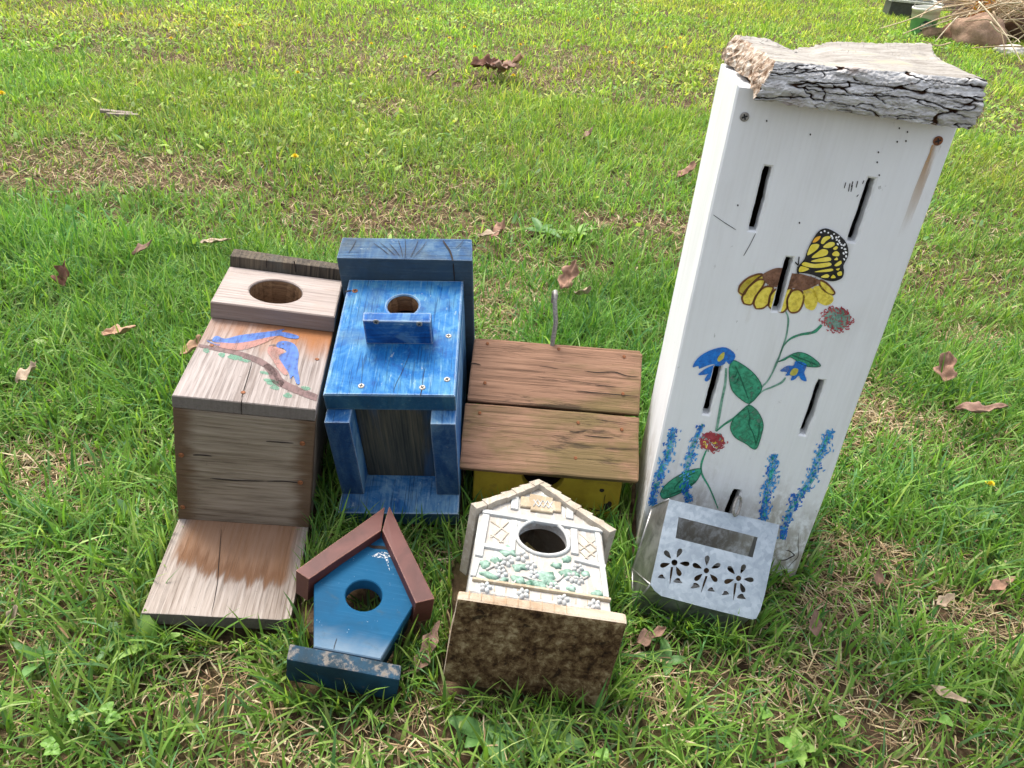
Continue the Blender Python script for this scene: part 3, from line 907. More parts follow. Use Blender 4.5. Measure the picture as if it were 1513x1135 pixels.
def pl4(p, z):
    v = P4.on(400 + p[0] / 3.4385, 730 + p[1] / 3.4385, 2, z)
    return (v.x, v.y)
for nm, q in (('left', [(562, 186), (578, 64), (128, 388), (192, 434)]), ('right', [(600, 60), (567, 182), (737, 553), (834, 530)])):
    c = [pl4(p, R4) for p in q]
    if area2(c) < 0:
        c = c[::-1]
    hexa('roof_board', H4, [(x, y, R4 - .045) for x, y in c] + [(x, y, R4) for x, y in c], M4_R, bev=.0012, jit=.0003, cuts=2)
board('base_block', H4, (-.0655, .0655), (-.0191, -.0002), (.001, T4 - .0011), M4_K, bev=.002, jit=.0015)
for s in (-1, 1):
    A_, B_ = Vector((s * .0605, .080)), Vector((s * .0375, .001))
    n_ = Vector((-s * .96, .28)) * .012
    q = [A_, B_, B_ + n_, A_ + n_]
    q = [(p.x, p.y) for p in q]
    if area2(q) < 0:
        q = q[::-1]
    hexa('side_wall', H4, [(x, y, .002) for x, y in q] + [(x, y, T4 - .0193) for x, y in q], M4_K, bev=.001, cuts=0)
g = G('cobweb_fluff')
M4_W = g.done((0.75, 0.76, 0.76), 0.9, alpha=g.mul(g.ss(g.noise(420, (1, 1, 1), 4, .7), .46, .6), .75))
A = Art(P4, 2, T4, (0, 1), FLAT_Z, T4 + .0003, Z4)
A.poly([(515, 318), (545, 300), (575, 296), (600, 305), (640, 322), (596, 322), (600, 352), (578, 328), (545, 325)], M4_W, 1, 2)
A.stroke([(578, 318), (595, 360), (605, 395)], 3, M4_W)
A.build('cobweb', fp4)
A.stroke([(486, 258), (520, 270), (560, 272), (604, 280)], 15, M_CRACK, 1, .6)
A.build('peeled_strip', fp4)
A.stroke([(336, 735), (326, 765), (320, 790)], 3, M_CRACK)
A.build('crack', fp4)
footprint(P4, [(-.0655, -.0191, 0), (.0655, -.0191, 0), (.0655, 0, 0), (-.0655, 0, 0)], .05)
footprint(P4, [(-.04, 0, 0), (.04, 0, 0), (.066, .083, 0), (0, .2, 0), (-.066, .083, 0)], .04)
FOOT.append(([tuple(P4.world((x, y, 0)))[:2] for x, y in (pl4((562, 186), R4), pl4((578, 64), R4), pl4((128, 388), R4), pl4((192, 434), R4))], .05))
FOOT.append(([tuple(P4.world((x, y, 0)))[:2] for x, y in (pl4((600, 60), R4), pl4((567, 182), R4), pl4((737, 553), R4), pl4((834, 530), R4))], .05))

# ------------------------------------------------------------------ 5  moulded white cottage
P5 = Pose(.0439, .553, .0014, .04, -8.21, 5.04, .99)
Z5 = (640, 690, 3.067)
B5, bt5, bT5, f5, RT5 = .097, .0159, .1338, .1315, .1405
k5 = math.tan(math.radians(8.21))
def resin(name, light, mid, shade, off=0.0, wash=(0.62, 0.72, 0.74)):
    g = G(name)
    n1 = g.noise(300, (1, 1, 1), 5, 0.65, 0.2, (off, 0, 0))
    n2 = g.noise(30, (1, 1, 1), 5, 0.6, 0.4, (0, off, 0))
    n3 = g.noise(180, (1, 0.12, 1), 4, 0.6, .3, (0, 0, off))
    c = g.ramp(n2, [(0.35, mid), (0.6, light)])
    c = g.mix(g.mul(g.ss(n3, 0.50, 0.64), 0.35), c, wash)
    c = g.mix(g.mul(g.ss(n1, 0.58, 0.70), 0.5), c, shade)
    return g.done(c, 0.7, g.add(n1, g.mul(n3, 1.2)), 0.5, 0.0012, spec=.25)
M5_W = resin('cottage_plaster', (0.375, 0.355, 0.325), (0.315, 0.29, 0.258), (0.16, 0.13, 0.10))
M5_T = resin('cottage_timber', (0.42, 0.42, 0.405), (0.34, 0.34, 0.325), (0.20, 0.185, 0.16), 3.0, (0.31, 0.40, 0.43))
M5_C = resin('cottage_cream', (0.36, 0.295, 0.205), (0.285, 0.22, 0.145), (0.16, 0.11, 0.06), 6.0, (0.50, 0.46, 0.37))
M5_R = resin('cottage_roof', (0.38, 0.335, 0.275), (0.29, 0.245, 0.19), (0.15, 0.115, 0.075), 9.0, (0.50, 0.465, 0.40))
M5_G = paint('relief_leaf_green', (0.04, 0.15, 0.085), 0.4, second=(0.30, 0.42, 0.35))
g = G('cottage_base')
N = g.up()
X = g.xyz()
n1 = g.noise(95, (1, 1, 1), 7, 0.72, 0.3)
n2 = g.noise(20, (1, 1, 1), 5, 0.65, 0.5)
n3 = g.noise(420, (1, 1, 1), 4, 0.7)
dirt = g.ramp(g.add(g.mul(n1, .62), g.mul(n2, .42)), [(0.40, (0.012, 0.006, 0.003)), (0.475, (0.050, 0.026, 0.011)), (0.55, (0.12, 0.075, 0.035)), (0.66, (0.30, 0.23, 0.13))])
cl = g.ss(g.noise(34, (1, 1, 1), 4, .7, .6, (6, 1, 2)), .60, .67)
dirt = g.mix(g.mul(cl, .8), dirt, (0.010, 0.0055, 0.003))
fk = g.ss(g.noise(240, (1, 1, 1), 3, .6, 0, (1, 7, 2)), .68, .73)
dirt = g.mix(g.mul(fk, .6), dirt, (0.34, 0.28, 0.17))
cream = g.ramp(n2, [(0.35, (0.31, 0.215, 0.14)), (0.62, (0.42, 0.355, 0.275))])
dm = g.ss(g.add(g.mul(N[1], -1.0), g.mul(g.sub(n1, .5), 1.6)), 0.35, 0.75)
M5_B = g.done(g.mix(dm, cream, dirt), 0.92, g.add(n1, g.mul(n3, .4)), 0.7, 0.003, spec=.12)
M5_IN = plain('nest_hole_brown', (0.26, 0.165, 0.075), 0.9, var=.6, scale=40)
H5 = tag(empty('birdhouse', P5.matrix()), 'white moulded cottage birdhouse with green vines tipped back to show its dirty brown underside', 'birdhouse')
base5 = board('base', H5, (-B5, B5), (0, bt5), (.001, bT5), M5_B, bev=.004, jit=.002, cuts=5, wob=.0012)
def pl5(p, z=f5):
    v = P5.on(640 + p[0] / 3.067, 690 + p[1] / 3.067, 2, z)
    return (v.x, v.y)
fl, fr_, ftl, ftr = pl5((160, 545)), pl5((806, 652)), pl5((212, 196)), pl5((764, 296))
apex = pl5((482, 92))
hole = smooth_loop([pl5(p) for p in ((378, 305), (400, 275), (440, 252), (500, 247), (560, 265), (600, 305), (613, 350), (608, 378), (575, 398), (520, 405), (455, 393), (405, 362), (383, 335))], 4)
ctr = Vector((sum(p[0] for p in hole) / len(hole), sum(p[1] for p in hole) / len(hole)))
fl, fr_ = (fl[0], bt5 + .0005), (fr_[0], bt5 + .0005)
fr5 = plate('front_wall', H5, [fl, fr_, ftr, apex, ftl], [hole], f5 - .014, f5, M5_W, FLAT_Z, .0015)
def wall5(name, p, q, th=.012):
    p, q = Vector(p), Vector(q)
    d = (q - p).normalized()
    n_ = Vector((-d.y, d.x))
    if (ctr - p).dot(n_) < 0:
        n_ = -n_
    c = [p, q, q + n_ * th, p + n_ * th]
    c = [(v.x, v.y) for v in c]
    if area2(c) < 0:
        c = c[::-1]
    return hexa(name, H5, [(x, y, max(.004, y * k5 + .003)) for x, y in c] + [(x, y, f5 - .0145) for x, y in c], M5_W, bev=.001, cuts=0)
wall5('side_wall', fl, ftl)
wall5('side_wall', fr_, ftr)
bk = [(fl[0] + .013, bt5 + .001), (fr_[0] - .013, bt5 + .001), (ftr[0] - .013, ftr[1] - .012), (apex[0], apex[1] - .02), (ftl[0] + .013, ftl[1] - .012)]
hexa('back_wall', H5, [(x, y, max(.004, y * k5 + .003)) for x, y in (bk[0], bk[1], bk[2], bk[4])] + [(x, y, y * k5 + .016) for x, y in (bk[0], bk[1], bk[2], bk[4])], M5_IN, bev=0, cuts=0)
# hole collar
ring = [(p[0], p[1], f5 + .0012) for p in hole[::2]]
tube('hole_rim', H5, ring, .0028, M5_T, 8, True)
# roof: stepped shingle courses each side of the ridge
ridge = Vector(pl5((482, 55), RT5))
for sgn, eave in ((-1, pl5((180, 172), RT5)), (1, pl5((820, 283), RT5))):
    eave = Vector(eave)
    d = eave - ridge
    n_ = Vector((-d.y, d.x)).normalized()
    if n_.y < 0:
        n_ = -n_
    inner = -n_ * .010
    NC = 7
    for i in range(NC):
        p, q = ridge + d * (i / NC), ridge + d * ((i + 1) / NC + .004)
        lift0, lift1 = n_ * .0002, n_ * .0034
        c = [p + inner, q + inner, q + lift1, p + lift0]
        c = [(v.x, v.y) for v in c]
        if area2(c) < 0:
            c = c[::-1]
        hexa('shingle_course', H5, [(x, y, y * k5 + .004) for x, y in c] + [(x, y, RT5) for x, y in c], M5_R, bev=.0009, jit=.0007, cuts=2, wob=.0009)
def bar5(name, p, q, w, hgt, mat, z0=f5):
    P, Q = Vector(pl5(p)), Vector(pl5(q))
    d = (Q - P).normalized()
    n_ = Vector((-d.y, d.x)) * (w / 3.067 / 1137 * .92 * .5)
    c = [P - n_, Q - n_, Q + n_, P + n_]
    c = [(v.x, v.y) for v in c]
    if area2(c) < 0:
        c = c[::-1]
    return hexa(name, H5, [(x, y, z0 - .0006) for x, y in c] + [(x, y, z0 + hgt) for x, y in c], mat, bev=min(.0010, hgt * .4), jit=.0003, cuts=2, wob=.0004)
for p, q, w, hh in (((240, 222), (205, 410), 34, .0034), ((366, 248), (352, 385), 32, .0034), ((637, 288), (640, 400), 34, .0034), ((742, 305), (782, 598), 26, .0034),
                   ((372, 138), (366, 196), 38, .0030), ((618, 180), (616, 238), 38, .0030), ((222, 208), (766, 297), 30, .0044), ((200, 358), (352, 384), 26, .0040), ((640, 425), (780, 460), 26, .0040), ((205, 420), (180, 500), 24, .0030)):
    bar5('timber', p, q, w, hh, M5_T)
bar5('sill_strip', (176, 514), (802, 611), 16, .0048, M5_C)
for p, q in (((262, 248), (338, 300)), ((340, 250), (262, 322)), ((262, 308), (318, 345)), ((340, 300), (300, 345)), ((665, 305), (740, 372)), ((738, 330), (664, 380)), ((660, 345), (732, 408)), ((738, 380), (680, 420)), ((665, 385), (700, 420))):
    bar5('lattice_strip', p, q, 9, .0016, M5_R)
plate('plaque', H5, [pl5(p) for p in ((396, 142), (436, 145), (438, 130), (542, 150), (541, 164), (580, 168), (578, 212), (542, 208), (540, 216), (440, 204), (441, 192), (394, 186))], [], f5 - .0005, f5 + .0040, M5_C, FLAT_Z, .001)
for i in range(4):
    x = 452 + i * 22
    for s in (0, 1):
        bar5('plaque_lattice', (x, 160 + i * 3 + s * 30), (x + 20, 190 + i * 3 - s * 30), 6, .0052, M5_T)
for i in range(1, 12):
    t = i / 12
    for (y0, x0) in ((534, 170), ):
        px, py = x0 + (805 - x0) * t, 534 + (632 - 534) * t
        bar5('block_joint', (px + 1, py - 12), (px, py + 14), 3, .0006, M5_C)
for i in range(1, 14):
    xx = -B5 + 2 * B5 * i / 14
    mesh('tile_joint', [(xx - .0004, .002, bT5 + .0005), (xx + .0004, .002, bT5 + .0005), (xx + .0004, bt5 - .001, bT5 + .0005), (xx - .0004, bt5 - .001, bT5 + .0005)], [(0, 1, 2, 3)], plain('joint_line', (0.34, 0.22, 0.13), .9) if i == 1 else bpy.data.materials['joint_line'], base5)
def dome(name, p, rx, ry, rot, hgt, mat, seed, wob=.35, z0=f5, parent=None):
    c = Vector(pl5(p))
    k = 1 / 3.067 / 1137 * .92
    V, Fc = [], []
    n = 14
    rings = ((1.0, -.0006), (.93, hgt * .45), (.62, hgt * .9), (.25, hgt * 1.0))
    for rr_, z in rings:
        for i in range(n):
            a = 2 * math.pi * i / n
            q = rr_ * (1 + wob * mnoise.noise(Vector((math.cos(a) * 1.8 + seed * 2.3, math.sin(a) * 1.8, seed))))
            x, y = rx * k * q * math.cos(a), ry * k * 1.25 * q * math.sin(a)
            V.append((c.x + x * math.cos(rot) - y * math.sin(rot), c.y + x * math.sin(rot) + y * math.cos(rot), z0 + z))
    for r_ in range(3):
        for i in range(n):
            j = (i + 1) % n
            Fc.append((r_ * n + i, r_ * n + j, (r_ + 1) * n + j, (r_ + 1) * n + i))
    Fc.append(tuple(3 * n + i for i in range(n)))
    return V, Fc
for i, (x, y, rx, ry, r_) in enumerate([(343, 382, 40, 27, 0), (235, 446, 26, 17, .2), (285, 425, 26, 18, 0), (250, 494, 40, 15, -.2), (388, 458, 33, 16, 0), (382, 514, 28, 18, 0), (440, 530, 26, 16, 0), (508, 500, 42, 30, 0), (605, 420, 17, 20, 0), (560, 450, 27, 14, 0),
        (600, 482, 30, 20, 0), (640, 490, 26, 15, .2), (690, 488, 22, 14, 0), (745, 578, 24, 15, 0), (485, 540, 34, 16, 0), (622, 552, 22, 14, 0), (318, 516, 22, 10, 0), (540, 530, 25, 14, 0)]):
    V, Fc = dome('vine_leaf', (x, y), rx * 1.1, ry * 1.1, r_ + .5 * math.sin(i * 2.1), .0036, M5_G, i, .75)
    mesh('vine_leaf', V, Fc, M5_G, H5, smooth=True)
def flower5(x, y, r, seed, z0=f5):
    V, Fc = [], []
    for k in range(5):
        an = 2 * math.pi * k / 5 + seed
        v, f = dome('', (x + r * .62 * math.cos(an), y + r * .5 * math.sin(an)), r * .5, r * .3, -an, .0042, None, seed + k, .15, z0)
        b_ = len(V)
        V += v
        Fc += [tuple(i + b_ for i in q) for q in f]
    mesh('relief_flower', V, Fc, M5_T, H5, smooth=True)
for i, (x, y, r) in enumerate([(400, 410, 32), (440, 452, 28), (335, 432, 30), (310, 490, 28), (545, 548, 26), (655, 465, 26), (625, 505, 28), (455, 495, 26), (660, 520, 22), (300, 455, 22)]):
    flower5(x, y, r, i * 1.3)
for i, (x, y) in enumerate([(237, 550), (407, 578), (587, 606), (730, 628)]):
    flower5(x, y, 28, i * 1.9)
vine = [(240, 470), (300, 445), (340, 480), (350, 540), (400, 500), (470, 520), (560, 520), (600, 490), (650, 520), (700, 500)]
tube('vine_stem', H5, [(*pl5(p), f5 + .0012) for p in smooth_loop(vine, 4, closed=False)], .0014, M5_W, 6)
footprint(P5, [(-B5, 0, 0), (B5, 0, 0), (B5, .05, 0), (-B5, .05, 0)], .10)
footprint(P5, [(-.085, .02, 0), (.085, .02, 0), (.1, .2, 0), (0, .3, 0), (-.1, .2, 0)], .06)

# ------------------------------------------------------------------ 6  tall white butterfly house
P6 = Pose(.314, .7886, .0004, -4.18, -4.37, .3)
a6, D6, Ht6 = .1152, .1766, .6477
k6 = math.tan(math.radians(4.37))
g = G('white_board_paint')
X = g.xyz()
n1 = g.noise(230, (1, 1, 0.03), 5, 0.62, .15)
n2 = g.noise(13, (1, 1, 0.35), 5, 0.6, 0.4)
n3 = g.noise(75, (1, 1, 0.6), 6, 0.7, 0.3)
n5 = g.noise(30, (1, 1, .22), 5, .65, .4, (4, 4, 4))
c = g.ramp(g.add(g.mul(n1, .32), g.mul(n2, .68)), [(0.30, (0.61, 0.61, 0.595)), (0.5, (0.69, 0.695, 0.69)), (0.70, (0.73, 0.74, 0.74))])
low = g.inv(g.ss(g.add(X[2], g.mul(g.sub(n5, .5), .22)), 0.03, 0.19))
c = g.mix(g.mul(g.mul(low, g.ss(n3, .34, .58)), 0.85), c, (0.26, 0.225, 0.17))
spk = g.mul(g.ss(n3, 0.655, 0.70), g.ss(n2, .45, .6))
c = g.mix(g.mul(spk, 0.55), c, (0.16, 0.145, 0.125))
c = g.mix(g.mul(g.ss(n5, .60, .74), .28), c, (0.46, 0.42, 0.36))
M6_W = g.done(c, 0.5, g.add(g.mul(n1, .8), n3), 0.25, 0.001, spec=.35)
g = G('box_inside_wood')
M6_IN = g.done((0.10, 0.075, 0.05), 0.9)
H6 = tag(empty('butterfly_house', P6.matrix()), 'tall white butterfly house with slotted painted front and a slab of bark for a roof', 'butterfly house')
def slot(t, b, w=.0092, seed=0):
    L, R_ = [], []
    n = 14
    for i in range(n + 1):
        u = i / n
        x, z = t[0] + (b[0] - t[0]) * u, t[1] + (b[1] - t[1]) * u
        ww = w * .5 * (1 + .16 * mnoise.noise(Vector((u * 7, seed * 3.3, 0)))) * (1 if 0 < i < n else .82)
        off = .0012 * mnoise.noise(Vector((u * 3, seed * 5.1, 2)))
        L.append((x - ww + off, z))
        R_.append((x + ww + off + .0006 * mnoise.noise(Vector((u * 11, seed, 5))), z))
    return L + R_[::-1]
slots = [slot((-.064, .569), (-.064, .497), seed=1), slot((.047, .569), (.046, .498), seed=2), slot((-.0155, .471), (-.0145, .404), seed=3),
         slot((-.064, .323), (-.065, .251), seed=4), slot((.063, .321), (.062, .240), seed=5), slot((.0012, .140), (-.004, .078), .0105, seed=6)]
SLOTBOX = [(min(p[0] for p in q) - .0006, max(p[0] for p in q) + .0006, min(p[1] for p in q), max(p[1] for p in q)) for q in slots]
wv = lambda z, s: s * a6 + .0012 * mnoise.noise(Vector((z * 9, s * 4, 1)))
edge_r = [(wv(z, 1), z) for z in np.linspace(.001, Ht6, 22)]
edge_l = [(wv(z, -1), z) for z in np.linspace(Ht6, .001, 22)]
fp6 = plate('front_panel', H6, edge_r + edge_l, slots, -.0185, 0, M6_W, FRONT_Y, .0022)
for s in (-1, 1):
    x0, x1 = sorted((s * (a6 - .003), s * (a6 - .020)))
    hexa('side_board', H6, [(x0, .0192, .0192 * k6 + .001), (x1, .0192, .0192 * k6 + .001), (x1, D6, D6 * k6 + .001), (x0, D6, D6 * k6 + .001),
                            (x0, .0192, Ht6 - .001), (x1, .0192, Ht6 - .001), (x1, D6, Ht6 + .001), (x0, D6, Ht6 + .001)], M6_W, bev=.0025, cuts=5)
hexa('back_board', H6, [(-a6 + .0205, D6 - .019, D6 * k6 + .001), (a6 - .0205, D6 - .019, D6 * k6 + .001), (a6 - .0205, D6 - .001, D6 * k6 + .001), (-a6 + .0205, D6 - .001, D6 * k6 + .001),
                        (-a6 + .0205, D6 - .019, Ht6 - .002), (a6 - .0205, D6 - .019, Ht6 - .002), (a6 - .0205, D6 - .001, Ht6 - .002), (-a6 + .0205, D6 - .001, Ht6 - .002)], M6_IN, cuts=0)
board('top_board', H6, (-a6 + .0205, a6 - .0205), (.0195, D6 - .020), (Ht6 - .016, Ht6 - .001), plain('raw_top_wood', (0.45, 0.30, 0.17), .85))
def on6(px, py):
    return P6.on(px, py, 1, 0.0)
for nm, (px, py), me in (('screw', (1100, 172.5), ME_SCREW), ('rusty_screw', (1385.5, 208), ME_RUSTY)):
    v = on6(px, py)
    place('screw', me, fp6, (v.x, -.0004, v.z), 'Y', rz=.4, sc=1.15)
# bark slab
def bark_roof():
    FLx, FRx = -.0885, .1115
    V, Fc, MI = [], [], []
    nu, nt, nd = 260, 34, 56
    def fade(t): return t
    def front_line(u, zt):
        return -.031 - .004 * mnoise.noise(Vector((u * 6, zt * 3, 4)))
    def back_y(u):
        return .176 + .020 * mnoise.noise(Vector((u * 7, 1, 8))) + .020 * mnoise.noise(Vector((u * 21, 3, 8))) + .012 * mnoise.noise(Vector((u * 60, 3, 8))) + (.012 if u < .18 else 0)
    def top_z(u, t):
        zf = .677 + .003 * u
        zb = .6815 + .018 * max(0, u - .25) ** 1.1 - .010 * math.exp(-((u - .32) / .11) ** 2)
        return zf + (zb - zf) * t ** 1.1 + .0012 * mnoise.noise(Vector((u * 9, t * 5, 2))) + .0006 * mnoise.noise(Vector((u * 60, t * 22, 5)))
    def bot_z(u, t):
        return (.6395 - .0065 * u) * (1 - min(1, t * 5)) + .6490 * min(1, t * 5) + .0012 * mnoise.noise(Vector((u * 14, t * 5, 9)))
    def xr(u, t):
        l = -.089 - .010 * t + .006 * mnoise.noise(Vector((t * 7, 5, 1))) + .003 * mnoise.noise(Vector((t * 25, 5, 1)))
        r = .1125 - .016 * math.sin(math.pi * min(1, t * 1.05)) + .012 * t + .0025 * mnoise.noise(Vector((t * 20, 9, 1)))
        return l + (r - l) * u
    def crk(u, v, o):                         # bark fissures: long, broken, running along the slab
        q = Vector((u * 5.5 + o, v * 6.0, o * .3))
        w = mnoise.noise(Vector((u * 5, v * 2, 3 + o))) * .45
        w2 = .10 * mnoise.noise(Vector((u * 34, v * 9, 8)))
        a = abs(mnoise.noise(Vector((u * 3.0 + o, v * 4.2 + w * .7 + w2, .7))))
        b = abs(mnoise.noise(Vector((u * 9 + o, v * 8.5 + w + w2 * 2, 4.7))))
        brk = max(0, min(1, .5 + 1.6 * mnoise.noise(Vector((u * 7, v * 5, 14)))))
        c_ = abs(mnoise.noise(Vector((u * 26, v * 7, 2.2))))
        return min(1.0, math.exp(-(a / .050) ** 2) * (.6 + .4 * brk) + math.exp(-(b / .055) ** 2) * .95 * brk + .12 * math.exp(-(c_ / .035) ** 2) * (1 - brk))
    # front face grid (u along, v up)
    idx = {}
    for j in range(nd + 1):
        v = j / nd
        for i in range(nu + 1):
            u = i / nu
            tz, bz = top_z(u, 0), bot_z(u, 0)
            rag = .0014 * mnoise.noise(Vector((u * 40, 3, 3)))
            z = bz + rag * (1 - v) + (tz - bz) * v
            bulge = .006 * math.sin(math.pi * v) ** .7
            cr = crk(u, v, 0.0)
            lay = .0016 * mnoise.noise(Vector((u * 10, v * 9, 6))) + .0009 * mnoise.noise(Vector((u * 60, v * 22, 1)))
            CRK[len(V)] = cr
            y = front_line(u, v) - bulge + .0068 * cr + lay
            ex = .003 * mnoise.noise(Vector((v * 9, 1, 1))) + .002 * mnoise.noise(Vector((v * 25, 4, 1)))
            x = xr(0, 0) + (xr(1, 0) - xr(0, 0)) * u + (ex if u > .98 else (-ex if u < .02 else 0)) + .006 * (1 - v) * (u - .5)
            x -= .010 * (1 - v) * (1 - u)
            idx[('f', i, j)] = len(V)
            V.append((x, y, z))
    def q4(a, b, c_, d, m):
        Fc.append((a, b, c_, d))
        MI.append(m)
    for j in range(nd):
        for i in range(nu):
            q4(idx[('f', i, j)], idx[('f', i + 1, j)], idx[('f', i + 1, j + 1)], idx[('f', i, j + 1)], 0)
    # top and bottom share the front rows
    for side, zf, m in (('t', top_z, 1), ('b', bot_z, 2)):
        jr = nd if side == 't' else 0
        for k in range(nt + 1):
            t = k / nt
            for i in range(nu + 1):
                u = i / nu
                if k == 0:
                    idx[(side, i, k)] = idx[('f', i, jr)]
                    continue
                y0 = front_line(u, jr / nd)
                y = y0 + (back_y(u) - y0) * t
                idx[(side, i, k)] = len(V)
                V.append((xr(u, t), y, zf(u, t)))
        for k in range(nt):
            for i in range(nu):
                f = (idx[(side, i, k)], idx[(side, i + 1, k)], idx[(side, i + 1, k + 1)], idx[(side, i, k + 1)])
                Fc.append(f if side == 't' else f[::-1])
                MI.append(m)
    # back and the two broken ends, with a crumbly middle row
    for i in range(nu):
        q4(idx[('b', i + 1, nt)], idx[('b', i, nt)], idx[('t', i, nt)], idx[('t', i + 1, nt)], 2)
    for i, sg in ((0, -1), (nu, 1)):
        col = []
        rows = 9
        for k in range(nt + 1):
            lo, hi = V[idx[('b', i, k)]], V[idx[('t', i, k)]]
            cl = [idx[('b', i, k)]]
            for r_ in range(1, rows):
                w = r_ / rows
                if k == 0:
                    cl.append(idx[('f', i, round(w * nd))])
                    continue
                p = [lo[q] + (hi[q] - lo[q]) * w for q in range(3)]
                p[0] += sg * (.0030 * math.sin(math.pi * w) * (1 + mnoise.noise(Vector((k * .9, r_ * 1.3, sg)))) + .0020 * mnoise.noise(Vector((k * 1.7, r_ * 2.3, 3))))
                p[0] += (-.012 * (1 - w) if sg < 0 else 0)
                cl.append(len(V))
                V.append(tuple(p))
            cl.append(idx[('t', i, k)])
            col.append(cl)
        for k in range(nt):
            for r_ in range(rows):
                f = (col[k][r_], col[k + 1][r_], col[k + 1][r_ + 1], col[k][r_ + 1])
                Fc.append(f if sg > 0 else f[::-1])
                MI.append(2)
    return V, Fc, MI
g = G('bark_face')
n1 = g.noise(150, (0.35, 1, 1), 6, 0.7, .2)
n2 = g.noise(40, (0.5, 1, 1), 4, 0.6)
ge = g.node('ShaderNodeNewGeometry')
X = g.xyz()
c = g.ramp(n1, [(0.36, (0.27, 0.26, 0.245)), (0.5, (0.43, 0.42, 0.41)), (0.64, (0.56, 0.555, 0.545))])
fa = g.node('ShaderNodeAttribute', attribute_name='fissure')
c = g.mix(g.ss(g.add(fa.outputs['Fac'], g.mul(g.sub(n1, .5), .3)), .30, .62), c, (0.05, 0.022, 0.011))
c = g.mix(g.mul(g.ss(n2, .62, .72), .45), c, (0.22, 0.12, 0.07))
M6_BF = g.done(c, 0.85, n1, 0.7, 0.0018, spec=.15)
g = G('bark_top')
n1 = g.noise(120, (0.12, 1, 1), 5, 0.65, .3)
n2 = g.noise(22, (1, 1, 1), 6, 0.65, .3)
n4 = g.noise(60, (1, 1, 1), 5, 0.7, .3, (2, 3, 4))
X = g.xyz()
c = g.ramp(g.add(g.mul(n1, .5), g.mul(n2, .5)), [(0.38, (0.15, 0.13, 0.107)), (0.5, (0.255, 0.235, 0.207)), (0.62, (0.335, 0.318, 0.29))])
c = g.mix(g.mul(g.ss(n2, .55, .66), .5), c, (0.30, 0.27, 0.15))
pr = g.ss(g.noise(330, (0.06, 1, 1), 4, .65), .56, .66)
c = g.mix(g.mul(pr, .5), c, (0.16, 0.13, 0.10))
c = g.mix(g.mul(g.ss(n4, .66, .72), .8), c, (0.22, 0.11, 0.05))
M6_BT = g.done(c, 0.8, g.add(n1, n4), 0.4, 0.0014, spec=.2)
g = G('bark_end')
n1 = g.noise(110, (1, 1, 1), 6, 0.7, .3)
n2 = g.noise(30, (1, 1, 1), 5, 0.7, .4)
c = g.ramp(n1, [(0.36, (0.09, 0.05, 0.03)), (0.48, (0.34, 0.25, 0.18)), (0.62, (0.60, 0.53, 0.45))])
c = g.mix(g.mul(g.ss(n2, .52, .66), .6), c, (0.16, 0.075, 0.035))
M6_BE = g.done(c, 0.9, n1, 0.9, 0.004, spec=.1)
CRK = {}
V, Fc, MI = bark_roof()
o = mesh('bark_roof', V, Fc, [M6_BF, M6_BT, M6_BE], H6, MI, smooth=False)
o.data.polygons.foreach_set('use_smooth', [m == 1 for m in MI])
at_ = o.data.attributes.new('fissure', 'FLOAT', 'POINT')
at_.data.foreach_set('value', [CRK.get(i, 0.0) for i in range(len(V))])
o['label'] = 'slab of cracked grey bark with a pale broken top'

# painted flowers on the front, one motif each
Bz, Cz = (1000, 310, 4.728), (930, 500, 3.782)
BLACK = paint('monarch_black', (0.012, 0.011, 0.010), .3)
YEL = paint('monarch_yellow', (0.78, 0.62, 0.03), .12, second=(0.82, 0.70, 0.14))
ORG = paint('monarch_orange', (0.72, 0.36, 0.03), .2)
WHT = paint('dot_white', (0.80, 0.80, 0.80), .1)
BRN = paint('daisy_brown', (0.13, 0.055, 0.028), .5, second=(0.26, 0.13, 0.08))
BRN2 = paint('petal_outline_brown', (0.13, 0.05, 0.012), .4)
PET = paint('petal_yellow', (0.74, 0.54, 0.015), .15, .95, second=(0.80, 0.68, 0.12))
GRN = paint('leaf_green', (0.012, 0.20, 0.085), .45, .92, second=(0.06, 0.36, 0.21))
GRN_D = paint('leaf_vein_green', (0.008, 0.10, 0.055), .3)
STEM = paint('stem_green', (0.06, 0.28, 0.17), .4, second=(0.25, 0.42, 0.33))
RED = paint('flower_red', (0.36, 0.02, 0.035), .3, second=(0.45, 0.09, 0.10))
GRY = paint('flower_grey_green', (0.16, 0.26, 0.21), .4)
BLU = paint('flower_blue', (0.008, 0.10, 0.48), .35, .92, second=(0.02, 0.20, 0.62))
YC = paint('flower_yellow_centre', (0.45, 0.40, 0.07), .3)
LAV = [paint('lavender_blue_%d' % i, c_, .3) for i, c_ in enumerate([(0.01, 0.11, 0.45), (0.025, 0.22, 0.56), (0.10, 0.34, 0.60), (0.015, 0.25, 0.20), (0.04, 0.35, 0.30)])]
LAVW = paint('lavender_wash', (0.22, 0.45, 0.60), .25, .5)
RA = random.Random(5)
def art6(z):
    return Art(P6, 1, 0.0, (0, 2), FRONT_Y, .0003, z, clip=(-a6 + .002, a6 - .002), cuts=SLOTBOX)
A = art6(Bz)
A.poly([(455, 605), (425, 570), (440, 530), (490, 480), (560, 445), (600, 450), (610, 490), (560, 500), (500, 555), (475, 600)], PET, 1, 3)
